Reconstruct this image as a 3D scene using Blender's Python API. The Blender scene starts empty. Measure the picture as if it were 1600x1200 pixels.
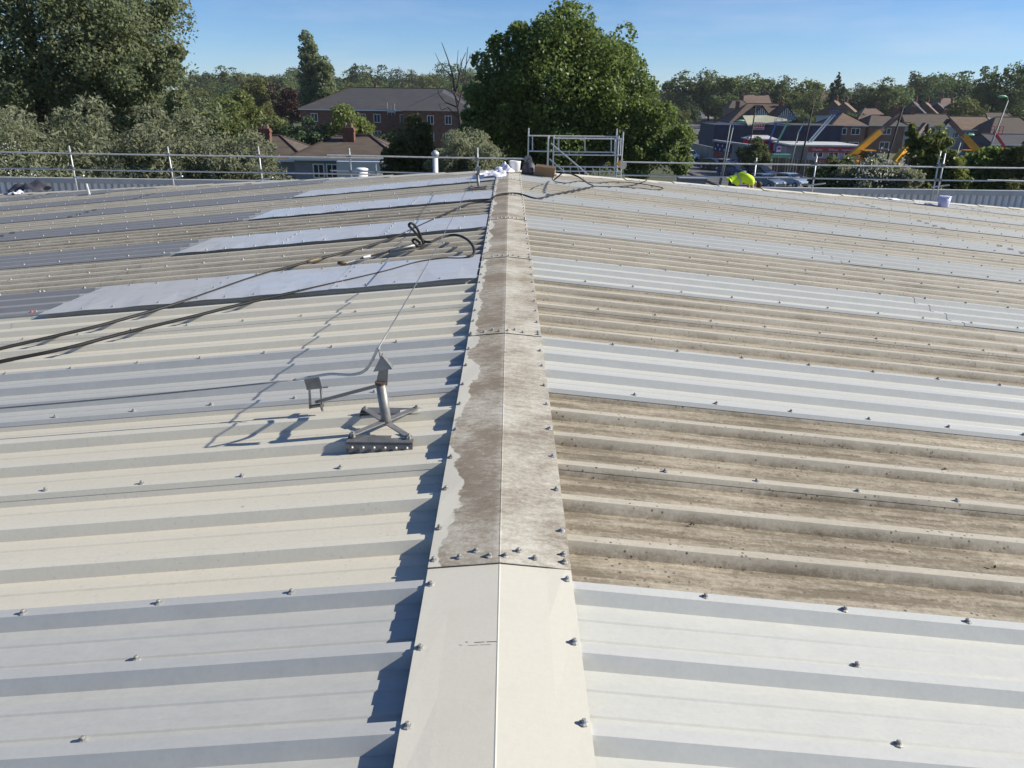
import bpy, bmesh, math, random
import numpy as np
from mathutils import Vector, Matrix
R = math.radians
random.seed(7)
rng = np.random.default_rng(11)
scene = bpy.context.scene
COL = scene.collection

# ------------------------------------------------------------------ camera
PITCH, ROLL, YAW, CX, CZ, FPX = 0.3595, 0.0142, 0.0069, 0.0195, 1.6111, 1202.0
FW = np.array([math.sin(YAW)*math.cos(PITCH), math.cos(YAW)*math.cos(PITCH), -math.sin(PITCH)])
_r = np.array([math.cos(YAW), -math.sin(YAW), 0.0]); _u = np.cross(_r, FW)
RT = math.cos(ROLL)*_r + math.sin(ROLL)*_u
UP = -math.sin(ROLL)*_r + math.cos(ROLL)*_u
CAM = np.array([CX, 0.0, CZ])
cd = bpy.data.cameras.new('camera'); cd.sensor_width = 36.0; cd.lens = 36.0*FPX/1600.0
cd.clip_start = 0.05; cd.clip_end = 6000
cam = bpy.data.objects.new('camera', cd); COL.objects.link(cam)
m = Matrix(((RT[0], UP[0], -FW[0], CAM[0]), (RT[1], UP[1], -FW[1], CAM[1]), (RT[2], UP[2], -FW[2], CAM[2]), (0, 0, 0, 1)))
cam.matrix_world = m
scene.camera = cam

# ------------------------------------------------------------------ sky, sun, exposure
SUN_DIR = Vector((0.857, 0.010, 0.515)).normalized()      # towards the sun
w = bpy.data.worlds.new('World'); scene.world = w; w.use_nodes = True
nt = w.node_tree; nt.nodes.clear()
wo = nt.nodes.new('ShaderNodeOutputWorld'); bg = nt.nodes.new('ShaderNodeBackground')
sky = nt.nodes.new('ShaderNodeTexSky'); sky.sky_type = 'NISHITA'; sky.sun_disc = False
sky.sun_elevation = math.asin(SUN_DIR.z); sky.sun_rotation = math.atan2(SUN_DIR.x, SUN_DIR.y)
sky.air_density = 0.75; sky.dust_density = 0.0; sky.ozone_density = 8.0; sky.altitude = 60
tc = nt.nodes.new('ShaderNodeTexCoord'); mp = nt.nodes.new('ShaderNodeMapping')
mp.inputs['Scale'].default_value = (1.6, 1.6, 11.0); mp.inputs['Rotation'].default_value = (0.06, 0.03, 0.5)
ns = nt.nodes.new('ShaderNodeTexNoise'); ns.inputs['Scale'].default_value = 2.1; ns.inputs['Detail'].default_value = 7; ns.inputs['Roughness'].default_value = .58
rp = nt.nodes.new('ShaderNodeMapRange'); rp.inputs['From Min'].default_value = .50; rp.inputs['From Max'].default_value = .82; rp.inputs['To Max'].default_value = .30
mx = nt.nodes.new('ShaderNodeMix'); mx.data_type = 'RGBA'
nt.links.new(tc.outputs['Generated'], mp.inputs['Vector']); nt.links.new(mp.outputs[0], ns.inputs['Vector'])
nt.links.new(ns.outputs[0], rp.inputs['Value']); nt.links.new(rp.outputs[0], mx.inputs[0])
nt.links.new(sky.outputs[0], mx.inputs[6]); mx.inputs[7].default_value = (6.2, 6.6, 7.2, 1)
nt.links.new(mx.outputs[2], bg.inputs['Color']); bg.inputs['Strength'].default_value = 0.084
nt.links.new(bg.outputs[0], wo.inputs['Surface'])
sl = bpy.data.lights.new('sun', 'SUN'); sl.energy = 5.0; sl.angle = R(0.55); sl.color = (1.0, .945, .83)
so = bpy.data.objects.new('sun', sl); COL.objects.link(so)
so.rotation_euler = (-SUN_DIR).to_track_quat('-Z', 'Y').to_euler(); so.location = (40, 0, 40)
scene.view_settings.view_transform = 'Standard'; scene.view_settings.look = 'None'
scene.view_settings.exposure = 0.56; scene.view_settings.gamma = 1.0
scene.view_settings.use_curve_mapping = False

# ------------------------------------------------------------------ helpers
SLOPE = 0.0971
HAZE = 0.00011
GZ = -7.6                                            # ground level; the ridge is z = 0
HIP0, HIPK = 18.15, 0.425                            # hip line: Y = HIP0 + HIPK*|x|
def ray(px, py):
    return FW + (px-800)/FPX*RT - (py-600)/FPX*UP
def at(px, py, Y):
    d = ray(px, py); return CAM + d*(Y/d[1])
def roof(px, py, off=0.02):
    s = 1 if px > 795 else -1
    d = ray(px, py); t = (-off-CAM[2]-SLOPE*s*CAM[0])/(d[2]+SLOPE*s*d[0]); return CAM + t*d
def smooth(t):
    t = min(1, max(0, t)); return t*t*(3-2*t)
def terrain(x, y):
    d = math.hypot(x, y)
    return GZ + 2.6*smooth((d-190)/300) + 7.0*smooth((d-460)/500)
def on_ground(px, py):
    d = ray(px, py); t = 20.0
    for _ in range(60):
        p = CAM + d*t; t += (p[2]-terrain(p[0], p[1]))/max(1e-4, -d[2])*0.7
        t = min(t, 3000)
    return CAM + d*t

# ---- materials
MATS = {}
def newmat(name):
    mt = bpy.data.materials.new(name); mt.use_nodes = True
    n = mt.node_tree.nodes; b = n['Principled BSDF']; return mt, mt.node_tree, b
def N(nt, typ, **kw):
    nd = nt.nodes.new(typ)
    for k, v in kw.items():
        if k.startswith('i_'):
            key = k[2:]; key = int(key) if key.isdigit() else key.replace('_', ' ')
            nd.inputs[key].default_value = v
        else: setattr(nd, k, v)
    return nd
def coords(nt, scale=(1, 1, 1), rot=(0, 0, 0), kind='Object'):
    t = N(nt, 'ShaderNodeTexCoord'); mpn = N(nt, 'ShaderNodeMapping')
    mpn.inputs['Scale'].default_value = scale; mpn.inputs['Rotation'].default_value = rot
    nt.links.new(t.outputs[kind], mpn.inputs[0]); return mpn.outputs[0]
def noise(nt, vec, scale, detail=4, rough=.55):
    n = N(nt, 'ShaderNodeTexNoise'); n.inputs['Scale'].default_value = scale
    n.inputs['Detail'].default_value = detail; n.inputs['Roughness'].default_value = rough
    if vec is not None: nt.links.new(vec, n.inputs['Vector'])
    return n.outputs[0]
def ramp(nt, val, a, b, lo=0.0, hi=1.0):
    r = N(nt, 'ShaderNodeMapRange'); r.inputs['From Min'].default_value = a; r.inputs['From Max'].default_value = b
    r.inputs['To Min'].default_value = lo; r.inputs['To Max'].default_value = hi
    nt.links.new(val, r.inputs['Value']); return r.outputs[0]
def mth(nt, op, a, b=None):
    n = N(nt, 'ShaderNodeMath'); n.operation = op
    for i, v in enumerate((a, b)):
        if v is None: continue
        if isinstance(v, (int, float)): n.inputs[i].default_value = v
        else: nt.links.new(v, n.inputs[i])
    return n.outputs[0]
def mix(nt, f, a, b):
    n = N(nt, 'ShaderNodeMix'); n.data_type = 'RGBA'
    if isinstance(f, (int, float)): n.inputs[0].default_value = f
    else: nt.links.new(f, n.inputs[0])
    for i, v in ((6, a), (7, b)):
        if isinstance(v, tuple): n.inputs[i].default_value = (*v[:3], 1)
        else: nt.links.new(v, n.inputs[i])
    return n.outputs[2]
def bump(nt, b, h, strength=.2, dist=.02):
    n = N(nt, 'ShaderNodeBump'); n.inputs['Strength'].default_value = strength; n.inputs['Distance'].default_value = dist
    nt.links.new(h, n.inputs['Height']); nt.links.new(n.outputs[0], b.inputs['Normal'])
def M(name, col=None, rough=.6, metal=0.0, var=.12, scale=6.0, bmp=0.0, spec=.4, kind='Object', stretch=(1, 1, 1)):
    """plain procedural surface: a base colour broken up by noise"""
    if name in MATS: return MATS[name]
    mt, nt, b = newmat(name)
    v = coords(nt, stretch, kind=kind)
    n1 = noise(nt, v, scale, 5); n2 = noise(nt, v, scale*7, 3)
    f = mth(nt, 'ADD', mth(nt, 'MULTIPLY', n1, .7), mth(nt, 'MULTIPLY', n2, .3))
    lo = tuple(max(0, c*(1-var*1.6)) for c in col); hi = tuple(min(1, c*(1+var*1.3)) for c in col)
    nt.links.new(mix(nt, ramp(nt, f, .3, .7), lo, hi), b.inputs['Base Color'])
    nt.links.new(ramp(nt, f, .3, .7, max(0, rough-.1), min(1, rough+.1)), b.inputs['Roughness'])
    b.inputs['Metallic'].default_value = metal; b.inputs['Specular IOR Level'].default_value = spec
    if bmp: bump(nt, b, n2, bmp, .03)
    MATS[name] = mt; return mt
def glass(name, col=(.03, .04, .05)):
    if name in MATS: return MATS[name]
    mt, nt, b = newmat(name)
    v = coords(nt); nt.links.new(mix(nt, noise(nt, v, 1.3), tuple(c*.6 for c in col), tuple(c*1.5 for c in col)), b.inputs['Base Color'])
    b.inputs['Roughness'].default_value = .08; b.inputs['Specular IOR Level'].default_value = .8
    MATS[name] = mt; return mt

def sheet_mat(name, clean, dirt, streak_lo=.40, streak_hi=.66, rough=.42, speck=True, glow=0):
    mt, nt, b = newmat(name)
    at_ = N(nt, 'ShaderNodeAttribute'); at_.attribute_type = 'OBJECT'; at_.attribute_name = 'dirt'
    rib = N(nt, 'ShaderNodeAttribute'); rib.attribute_name = 'rib'
    sd = N(nt, 'ShaderNodeObjectInfo')
    geo = N(nt, 'ShaderNodeNewGeometry')
    mpn = N(nt, 'ShaderNodeMapping'); mpn.inputs['Scale'].default_value = (1.1, 7.5, 1.0); nt.links.new(geo.outputs['Position'], mpn.inputs[0])
    mp2 = N(nt, 'ShaderNodeMapping'); mp2.inputs['Scale'].default_value = (2.2, 5.0, 1.0); nt.links.new(geo.outputs['Position'], mp2.inputs[0])
    s1 = noise(nt, mpn.outputs[0], 2.4, 10, .74); s2 = noise(nt, mp2.outputs[0], 5.0, 10, .82); s3 = noise(nt, geo.outputs['Position'], .8, 3)
    gr = noise(nt, geo.outputs['Position'], 42, 9, .85)
    f = mth(nt, 'ADD', mth(nt, 'MULTIPLY', s1, .28), mth(nt, 'ADD', mth(nt, 'MULTIPLY', s2, .24), mth(nt, 'ADD', mth(nt, 'MULTIPLY', s3, .16), mth(nt, 'MULTIPLY', gr, .32))))
    f = ramp(nt, f, streak_lo, streak_hi)
    amt = mth(nt, 'MULTIPLY', f, mth(nt, 'SUBTRACT', 1.0, mth(nt, 'MULTIPLY', rib.outputs['Fac'], .72)))
    # a film of grime over everything, then streaks
    thin = mth(nt, 'MULTIPLY', at_.outputs['Fac'], mth(nt, 'SUBTRACT', .80, mth(nt, 'MULTIPLY', rib.outputs['Fac'], .42)))
    film = mth(nt, 'MULTIPLY', mth(nt, 'MULTIPLY', at_.outputs['Fac'], at_.outputs['Fac']), mth(nt, 'MULTIPLY', amt, 1.55))
    film = mth(nt, 'MINIMUM', film, .93)
    tint = mix(nt, ramp(nt, sd.outputs['Random'], 0, 1), clean, tuple(c*.93 for c in clean))
    fine = noise(nt, geo.outputs['Position'], 55, 4, .7)
    tint = mix(nt, ramp(nt, fine, .42, .70, 0, .16), tint, tuple(c*.55 for c in clean))
    tint = mix(nt, thin, tint, mix(nt, ramp(nt, s2, .35, .65), tuple(v*2.2 for v in dirt), tuple(v*3.4 for v in dirt)))
    c = mix(nt, film, tint, mix(nt, ramp(nt, gr, .35, .65), tuple(v*.62 for v in dirt), tuple(v*1.5 for v in dirt)))
    if speck:
        vo = N(nt, 'ShaderNodeTexVoronoi'); vo.inputs['Scale'].default_value = 32.0; nt.links.new(geo.outputs['Position'], vo.inputs['Vector'])
        sp = mth(nt, 'MULTIPLY', ramp(nt, vo.outputs['Distance'], .10, .24, 1, 0), ramp(nt, noise(nt, geo.outputs['Position'], 6.0, 4), .45, .57))
        sp = mth(nt, 'MULTIPLY', sp, mth(nt, 'MULTIPLY', at_.outputs['Fac'], .9))
        c = mix(nt, sp, c, (.05, .035, .02))
    nt.links.new(c, b.inputs['Base Color'])
    nt.links.new(ramp(nt, film, 0, .9, rough, .85), b.inputs['Roughness'])
    b.inputs['Specular IOR Level'].default_value = .35
    bump(nt, b, mth(nt, 'ADD', mth(nt, 'MULTIPLY', s2, .05), noise(nt, mp2.outputs[0], .9, 2)), .16, .03)
    MATS[name] = mt; return mt
sheet_mat('cream_sheet', (.665, .63, .53), (.138, .113, .080), .43, .57)
sheet_mat('pale_light_sheet', (.525, .525, .505), (.20, .20, .17), .45, .75, .38, False)
sheet_mat('grey_light_sheet', (.445, .447, .445), (.20, .20, .17), .45, .75, .38, False)
sheet_mat('blue_grey_light_sheet', (.285, .302, .325), (.13, .11, .09), .4, .7, .42, False)

def cap_mat():
    mt, nt, b = newmat('ridge_cap_paint')
    at_ = N(nt, 'ShaderNodeAttribute'); at_.attribute_type = 'OBJECT'; at_.attribute_name = 'dirt'
    geo = N(nt, 'ShaderNodeNewGeometry'); P = geo.outputs['Position']
    sep = N(nt, 'ShaderNodeSeparateXYZ'); nt.links.new(P, sep.inputs[0])
    mpn = N(nt, 'ShaderNodeMapping'); mpn.inputs['Scale'].default_value = (4.0, 9, 1); mpn.inputs['Rotation'].default_value = (0, 0, .5); nt.links.new(P, mpn.inputs[0])
    n1 = noise(nt, mpn.outputs[0], 2.6, 12, .82); n2 = noise(nt, P, 2.2, 5); n3 = noise(nt, P, 48, 8, .85)
    g = mth(nt, 'ADD', mth(nt, 'MULTIPLY', n1, .36), mth(nt, 'ADD', mth(nt, 'MULTIPLY', n2, .30), mth(nt, 'MULTIPLY', n3, .34)))
    # left wing carries far more lichen and grime than the right
    side = ramp(nt, sep.outputs['X'], -.03, .006, 0.072, 0.018)
    f = ramp(nt, mth(nt, 'ADD', g, side), .455, .60, .10, 1)
    f = mth(nt, 'MULTIPLY', f, at_.outputs['Fac'])
    # repainted / sealed strip along the left edge with a wavy border
    wav = noise(nt, P, 1.9, 8, .62)
    edge = mth(nt, 'ADD', sep.outputs['X'], mth(nt, 'MULTIPLY', mth(nt, 'SUBTRACT', wav, .5), .36))
    strip = ramp(nt, edge, -.222, -.214, 1, 0)
    f = mth(nt, 'MULTIPLY', f, mth(nt, 'SUBTRACT', 1, mth(nt, 'MULTIPLY', strip, .92)))
    # cleaner band by the lap joint screws of each cap
    clean = mix(nt, ramp(nt, n3, .4, .7, 0, .12), (.62, .59, .505), (.38, .35, .30))
    clean = mix(nt, ramp(nt, n2, .55, .75, 0, .25), clean, (.45, .42, .34))
    dirtc = mix(nt, ramp(nt, n3, .3, .7), (.095, .074, .052), (.30, .245, .185))
    rust = ramp(nt, noise(nt, P, .9, 3), .58, .70, 0, .5)
    dirtc = mix(nt, rust, dirtc, (.25, .15, .06))
    nt.links.new(mix(nt, mth(nt, 'MINIMUM', f, .96), clean, dirtc), b.inputs['Base Color'])
    nt.links.new(ramp(nt, f, 0, 1, .45, .9), b.inputs['Roughness'])
    b.inputs['Specular IOR Level'].default_value = .3
    bump(nt, b, n3, .12, .01); MATS['cap'] = mt
cap_mat()
def panel_mat():
    mt, nt, b = newmat('cover_panel_paint')
    geo = N(nt, 'ShaderNodeNewGeometry'); P = geo.outputs['Position']
    mpn = N(nt, 'ShaderNodeMapping'); mpn.inputs['Scale'].default_value = (.8, 2.2, 1); nt.links.new(P, mpn.inputs[0])
    n1 = noise(nt, mpn.outputs[0], 1.6, 7, .6); n2 = noise(nt, P, 9, 5)
    c = mix(nt, ramp(nt, n1, .38, .66), (.50, .515, .545), (.43, .44, .46)); c = mix(nt, ramp(nt, n2, .56, .72, 0, .35), c, (.30, .29, .27))
    nt.links.new(c, b.inputs['Base Color']); nt.links.new(ramp(nt, n1, .35, .65, .22, .5), b.inputs['Roughness'])
    b.inputs['Specular IOR Level'].default_value = .5; MATS['panel'] = mt
panel_mat()

def leaf_mat(name, c0, c1, trans=.35, rough=.5, spec=.35, back=None):
    mt, nt, b = newmat(name)
    a = N(nt, 'ShaderNodeAttribute'); a.attribute_name = 'rnd'
    oi = N(nt, 'ShaderNodeObjectInfo')
    c = mix(nt, a.outputs['Fac'], c0, c1)
    hs = N(nt, 'ShaderNodeHueSaturation'); nt.links.new(c, hs.inputs['Color'])
    nt.links.new(ramp(nt, oi.outputs['Random'], 0, 1, .482, .515), hs.inputs['Hue'])
    nt.links.new(ramp(nt, oi.outputs['Random'], 0, 1, .8, 1.2), hs.inputs['Value'])
    c = hs.outputs[0]
    if back:
        g = N(nt, 'ShaderNodeNewGeometry'); c = mix(nt, g.outputs['Backfacing'], c, back)
    nt.links.new(c, b.inputs['Base Color']); b.inputs['Roughness'].default_value = rough; b.inputs['Specular IOR Level'].default_value = spec
    tr = N(nt, 'ShaderNodeBsdfTranslucent'); nt.links.new(c, tr.inputs['Color'])
    ms = N(nt, 'ShaderNodeMixShader'); ms.inputs[0].default_value = trans
    nt.links.new(b.outputs[0], ms.inputs[1]); nt.links.new(tr.outputs[0], ms.inputs[2])
    nt.links.new(ms.outputs[0], nt.nodes['Material Output'].inputs['Surface'])
    MATS[name] = mt; return mt
leaf_mat('lime_leaf', (.095, .135, .030), (.205, .25, .075), .48, .45, .35)
leaf_mat('poplar_leaf', (.165, .21, .082), (.295, .335, .15), .5, .6, .2, (.20, .235, .14))
leaf_mat('willow_leaf', (.21, .235, .115), (.38, .40, .24), .5, .6, .2, (.26, .28, .19))
leaf_mat('wood_leaf', (.085, .115, .042), (.17, .205, .078), .4, .6, .2)
leaf_mat('olive_leaf', (.115, .14, .045), (.215, .235, .09), .42, .6, .2)
leaf_mat('copper_leaf', (.05, .026, .025), (.10, .055, .046), .2, .55, .25)
leaf_mat('conifer_leaf', (.045, .068, .036), (.095, .128, .06), .3, .6, .2)
leaf_mat('bright_leaf', (.13, .17, .04), (.25, .30, .09), .48, .45, .35)
leaf_mat('flower', (.55, .52, .45), (.7, .68, .6), .2, .7, .2)
M('bark', (.10, .08, .06), .9, var=.3, bmp=.4); M('dead_bark', (.055, .047, .042), .9, var=.25)
M('twig', (.20, .15, .09), .9, var=.3)
M('galv', (.50, .52, .53), .45, .35, .15, 9); M('galv_dark', (.20, .21, .22), .5, .6, .2, 9)
M('screw_metal', (.30, .295, .28), .6, .3, .3, 60); M('washer', (.33, .33, .33), .6, .2, .3, 60); M('rubber', (.02, .02, .022), .6, 0, .3)
M('red_cap', (.50, .10, .05), .5, var=.2); M('sealant_glint_white', (.82, .83, .84), .35, var=.05, scale=20)
M('anchor_steel', (.25, .245, .235), .48, .45, .22, 14); M('plate_steel', (.15, .148, .15), .55, .35, .2, 14); M('rust', (.10, .055, .035), .8, .1, .3, 30)
M('hose', (.012, .012, .013), .6, 0, .25, 12); M('brass', (.15, .12, .075), .6, .3, .15, 12)
M('cardboard', (.24, .165, .105), .8, 0, .12, 8); M('rag', (.62, .62, .70), .85, 0, .12, 14, .2); M('white_plastic', (.75, .75, .76), .4, 0, .06); M('bag', (.05, .05, .065), .6, 0, .2)
M('lilac_plastic', (.50, .52, .72), .4, 0, .08)
M('hi_vis', (.50, .72, .02), .7, 0, .08, 10); M('reflective', (.33, .35, .35), .35, 0, .1); M('dark_trousers', (.025, .03, .045), .8, 0, .2); M('skin', (.35, .19, .13), .6, 0, .08); M('dark_hair', (.02, .013, .01), .7, 0, .2, 30)
M('parapet_paint', (.36, .38, .40), .5, 0, .1, 3); M('parapet_rib', (.62, .63, .64), .45, 0, .06); M('wall_clad', (.36, .39, .42), .55, 0, .1, 2)
M('asphalt', (.12, .115, .11), .9, 0, .22, .25, .1); M('pavement', (.22, .20, .18), .9, 0, .15, .4); M('asphalt_line', (.25, .24, .22), .85, 0, .1)
M('ground_mix', (.075, .085, .040), .95, 0, .45, .03); M('road_paint', (.6, .6, .58), .7, 0, .1)
M('brick', (.165, .078, .055), .85, 0, .25, 1.5, .1); M('brick_far', (.19, .115, .085), .85, 0, .2, 1.0); M('slate', (.062, .060, .066), .75, 0, .2, .7, .1, stretch=(1, 1, 8)); M('brown_tile', (.10, .078, .062), .85, 0, .22, .8, .2, stretch=(1, 1, 9))
M('tan_tile', (.17, .115, .08), .85, 0, .2, .6, .2, stretch=(1, 1, 6)); M('pub_tile', (.115, .082, .058), .85, 0, .2, .6, stretch=(1, 1, 6)); M('orange_tile', (.19, .13, .105), .85, 0, .15, .6)
M('ridge_tile', (.045, .03, .028), .85); M('render_white', (.60, .60, .60), .8, 0, .06, .5); M('render_grey', (.24, .25, .28), .8, 0, .08, .5); M('render_blue', (.33, .36, .41), .8, 0, .08, .5); M('upvc', (.78, .78, .78), .4, 0, .03)
glass('pane'); glass('car_glass', (.012, .014, .018))
M('navy_wall', (.032, .040, .075), .7, 0, .2, .5); M('cream_roof', (.42, .40, .28), .7, 0, .1, .5); M('timber_black', (.02, .018, .017), .8)
M('sign_red', (.40, .03, .04), .5, 0, .05); M('sign_white', (.75, .72, .75), .5, 0, .03); M('sign_black', (.02, .02, .025), .5); M('white_flat_roof', (.50, .51, .50), .7, 0, .1, .4); M('pale_wall', (.34, .34, .38), .8, 0, .1, .5)
M('mural_navy', (.02, .025, .09), .8, 0, .4, .8); M('mural_red', (.28, .06, .03), .8, 0, .4, 2.5); M('concrete', (.26, .25, .22), .9, 0, .2, .6, .15); M('timber_fence', (.19, .16, .12), .9, 0, .2, 1.0)
M('machine_yellow', (.62, .30, .01), .45, 0, .12, 1.5); M('machine_black', (.018, .018, .02), .6); M('tyre', (.02, .02, .02), .85); M('machine_red', (.45, .02, .025), .4, 0, .08)
M('boom_blue', (.04, .11, .35), .45, 0, .1); M('boom_green', (.16, .38, .26), .5, 0, .1); M('boom_white', (.55, .60, .62), .5, 0, .06); M('boom_pale', (.30, .42, .40), .5, 0, .1)
M('lamp_green', (.24, .52, .30), .35, 0, .05); M('pole_grey', (.20, .22, .22), .6, .3, .1); M('pole_dark', (.03, .028, .028), .8, 0, .1)
for nme, c in dict(white=(.75, .75, .75), black=(.012, .013, .016), silver=(.34, .36, .38), blue=(.03, .05, .12), bluegrey=(.12, .16, .22), red=(.3, .02, .02), pale=(.28, .36, .46)).items():
    M('car_'+nme, c, .25, .15 if nme != 'white' else 0, .03, 2, 0, .6)
M('headlight', (.7, .72, .75), .1, .2, .02)

# ---- mesh building
class MB:
    def __init__(s): s.v = []; s.f = []
    def add(s, vs, fs):
        o = len(s.v); s.v += [tuple(map(float, p)) for p in vs]; s.f += [tuple(i+o for i in f) for f in fs]
    def box(s, c, d, rot=None):
        x, y, z = d[0]/2, d[1]/2, d[2]/2
        vs = [Vector((a*x, b*y, e*z)) for a in (-1, 1) for b in (-1, 1) for e in (-1, 1)]
        if rot is not None: vs = [rot @ p for p in vs]
        vs = [p+Vector(c) for p in vs]
        s.add(vs, [(0, 1, 3, 2), (4, 6, 7, 5), (0, 4, 5, 1), (2, 3, 7, 6), (0, 2, 6, 4), (1, 5, 7, 3)]); return s
    def bar(s, a, b, wd, ht, up=(0, 0, 1)):
        a, b = Vector(a), Vector(b); d = (b-a); L = d.length; d.normalize()
        u = Vector(up); sd = d.cross(u)
        if sd.length < 1e-4: sd = d.cross(Vector((1, 0, 0)))
        sd.normalize(); u = sd.cross(d)
        rot = Matrix((d, sd, u)).transposed()
        return s.box((a+b)/2, (L, wd, ht), rot)
    def prism(s, pts, vec):
        n = len(pts); vec = Vector(vec); vs = [Vector(p) for p in pts]; vs += [p+vec for p in vs]
        s.add(vs, [tuple(range(n))[::-1], tuple(range(n, 2*n))] + [(i, (i+1) % n, n+(i+1) % n, n+i) for i in range(n)]); return s
    def cyl(s, a, b, r0, r1=None, n=8):
        r1 = r0 if r1 is None else r1; return s.tube([a, b], [r0, r1], n)
    def tube(s, pts, r, n=6):
        pts = [Vector(p) for p in pts]; k = len(pts)
        rs = r if isinstance(r, (list, tuple)) else [r]*k
        ring = []; prev = None
        for i, p in enumerate(pts):
            t = (pts[min(i+1, k-1)]-pts[max(i-1, 0)])
            if t.length < 1e-9: t = Vector((0, 0, 1))
            t.normalize()
            if prev is None:
                a = t.cross(Vector((0, 0, 1)));  a = a if a.length > .05 else t.cross(Vector((1, 0, 0)))
            else: a = prev-t*prev.dot(t)
            a.normalize(); prev = a; bb = t.cross(a)
            ring.append([p+(a*math.cos(2*math.pi*j/n)+bb*math.sin(2*math.pi*j/n))*rs[i] for j in range(n)])
        vs = [p for rg in ring for p in rg]; fs = []
        for i in range(k-1):
            for j in range(n): fs.append((i*n+j, i*n+(j+1) % n, (i+1)*n+(j+1) % n, (i+1)*n+j))
        fs.append(tuple(range(n))[::-1]); fs.append(tuple((k-1)*n+j for j in range(n)))
        s.add(vs, fs); return s
    def lathe(s, c, prof, n=12):
        c = Vector(c); vs = []; fs = []
        for r, z in prof:
            for j in range(n): vs.append(c+Vector((r*math.cos(2*math.pi*j/n), r*math.sin(2*math.pi*j/n), z)))
        k = len(prof)
        for i in range(k-1):
            for j in range(n): fs.append((i*n+j, i*n+(j+1) % n, (i+1)*n+(j+1) % n, (i+1)*n+j))
        fs.append(tuple(range(n))[::-1]); fs.append(tuple((k-1)*n+j for j in range(n)))
        s.add(vs, fs); return s
    def mesh(s, name, mat, off=(0, 0, 0), smooth=False):
        me = bpy.data.meshes.new(name); o = off
        me.from_pydata([(p[0]-o[0], p[1]-o[1], p[2]-o[2]) for p in s.v], [], s.f)
        me.materials.append(MATS[mat] if isinstance(mat, str) else mat)
        if smooth: me.polygons.foreach_set('use_smooth', [True]*len(me.polygons))
        me.update(); return me
def link(name, me, parent=None):
    o = bpy.data.objects.new(name, me); COL.objects.link(o)
    if parent is not None: o.parent = parent
    return o
def root_of(o):
    while o.parent is not None: o = o.parent
    return o
def part(mb, name, mat, parent, smooth=False, local=False):
    off = (0, 0, 0) if local or parent is None else root_of(parent).location
    return link(name, mb.mesh(name, mat, off, smooth), parent)
def tag(o, label=None, cat=None, group=None, kind=None):
    if label: o['label'] = label
    if cat: o['category'] = cat
    if group: o['group'] = group
    if kind: o['kind'] = kind
    return o
def thing(name, label, cat, loc=(0, 0, 0), group=None):
    o = bpy.data.objects.new(name, None); COL.objects.link(o); o.location = loc; o.empty_display_size = .2
    return tag(o, label, cat, group)
def single(mb, name, mat, label, cat, group=None, loc=(0, 0, 0), smooth=False):
    o = link(name, mb.mesh(name, mat, loc, smooth)); o.location = loc; return tag(o, label, cat, group)
def copy_tree(o, parent=None):
    c = o.copy(); COL.objects.link(c); c.parent = parent
    for ch in list(o.children): copy_tree(ch, c)
    return c
def catmull(pts, k=6):
    P = [Vector(p) for p in pts]; P = [P[0]*2-P[1]] + P + [P[-1]*2-P[-2]]; out = []
    for i in range(1, len(P)-2):
        for j in range(k):
            t = j/k; a, b, c, d = P[i-1], P[i], P[i+1], P[i+2]
            out.append(.5*((2*b)+(-a+c)*t+(2*a-5*b+4*c-d)*t*t+(-a+3*b-3*c+d)*t**3))
    out.append(P[-2]); return out

# ================================================================== THE SETTING: ground, streets
def terrain_mesh():
    xs = np.concatenate([np.linspace(-1500, -300, 7), np.linspace(-260, 300, 29), np.linspace(350, 1500, 7)])
    ys = np.concatenate([np.linspace(-300, -40, 5), np.linspace(0, 560, 29), np.linspace(620, 2600, 12)])
    mb = MB(); vs = [(x, y, terrain(x, y)-.004) for y in ys for x in xs]; nx = len(xs)
    fs = [(j*nx+i, j*nx+i+1, (j+1)*nx+i+1, (j+1)*nx+i) for j in range(len(ys)-1) for i in range(nx-1)]
    mb.add(vs, fs); return mb
o = link('ground', terrain_mesh().mesh('ground', 'ground_mix', smooth=True)); tag(o, kind='structure')
def ribbon(name, pts, wd, mat, lift):
    mb = MB(); P = catmull([(p[0], p[1], 0) for p in pts], 8); vs = []
    for i, p in enumerate(P):
        t = (P[min(i+1, len(P)-1)]-P[max(i-1, 0)]).normalized(); sd = Vector((t.y, -t.x, 0))
        for e in (-1, 1):
            q = p+sd*wd/2*e; vs.append((q.x, q.y, terrain(q.x, q.y)+lift))
    mb.add(vs, [(2*i, 2*i+1, 2*i+3, 2*i+2) for i in range(len(P)-1)])
    return tag(link(name, mb.mesh(name, mat)), kind='structure')
mb = MB(); mb.prism([(8, 30, GZ-.3), (78, 30, GZ-.3), (82, 118, GZ-.3), (30, 150, GZ-.3)], (0, 0, .305)); tag(link('car_park', mb.mesh('car_park', 'asphalt')), kind='structure')
g1 = [on_ground(px, py) for px, py in ((1150, 262), (1092, 240), (1080, 215), (1086, 192), (1092, 177), (1098, 168))]
ribbon('pavement', [(p[0]+5.2, p[1]) for p in g1[1:]], 3.0, 'pavement', .10)
ribbon('road', [(p[0], p[1]) for p in g1], 8.0, 'asphalt', .05)
mb = MB(); a, b = on_ground(1040, 255), on_ground(1122, 291); mb.bar((a[0], a[1], GZ+.06), (b[0], b[1], GZ+.06), .35, .12); tag(link('asphalt_line', mb.mesh('asphalt_line', 'machine_black')), kind='structure')  # low black bar along the dark line on the asphalt

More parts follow.
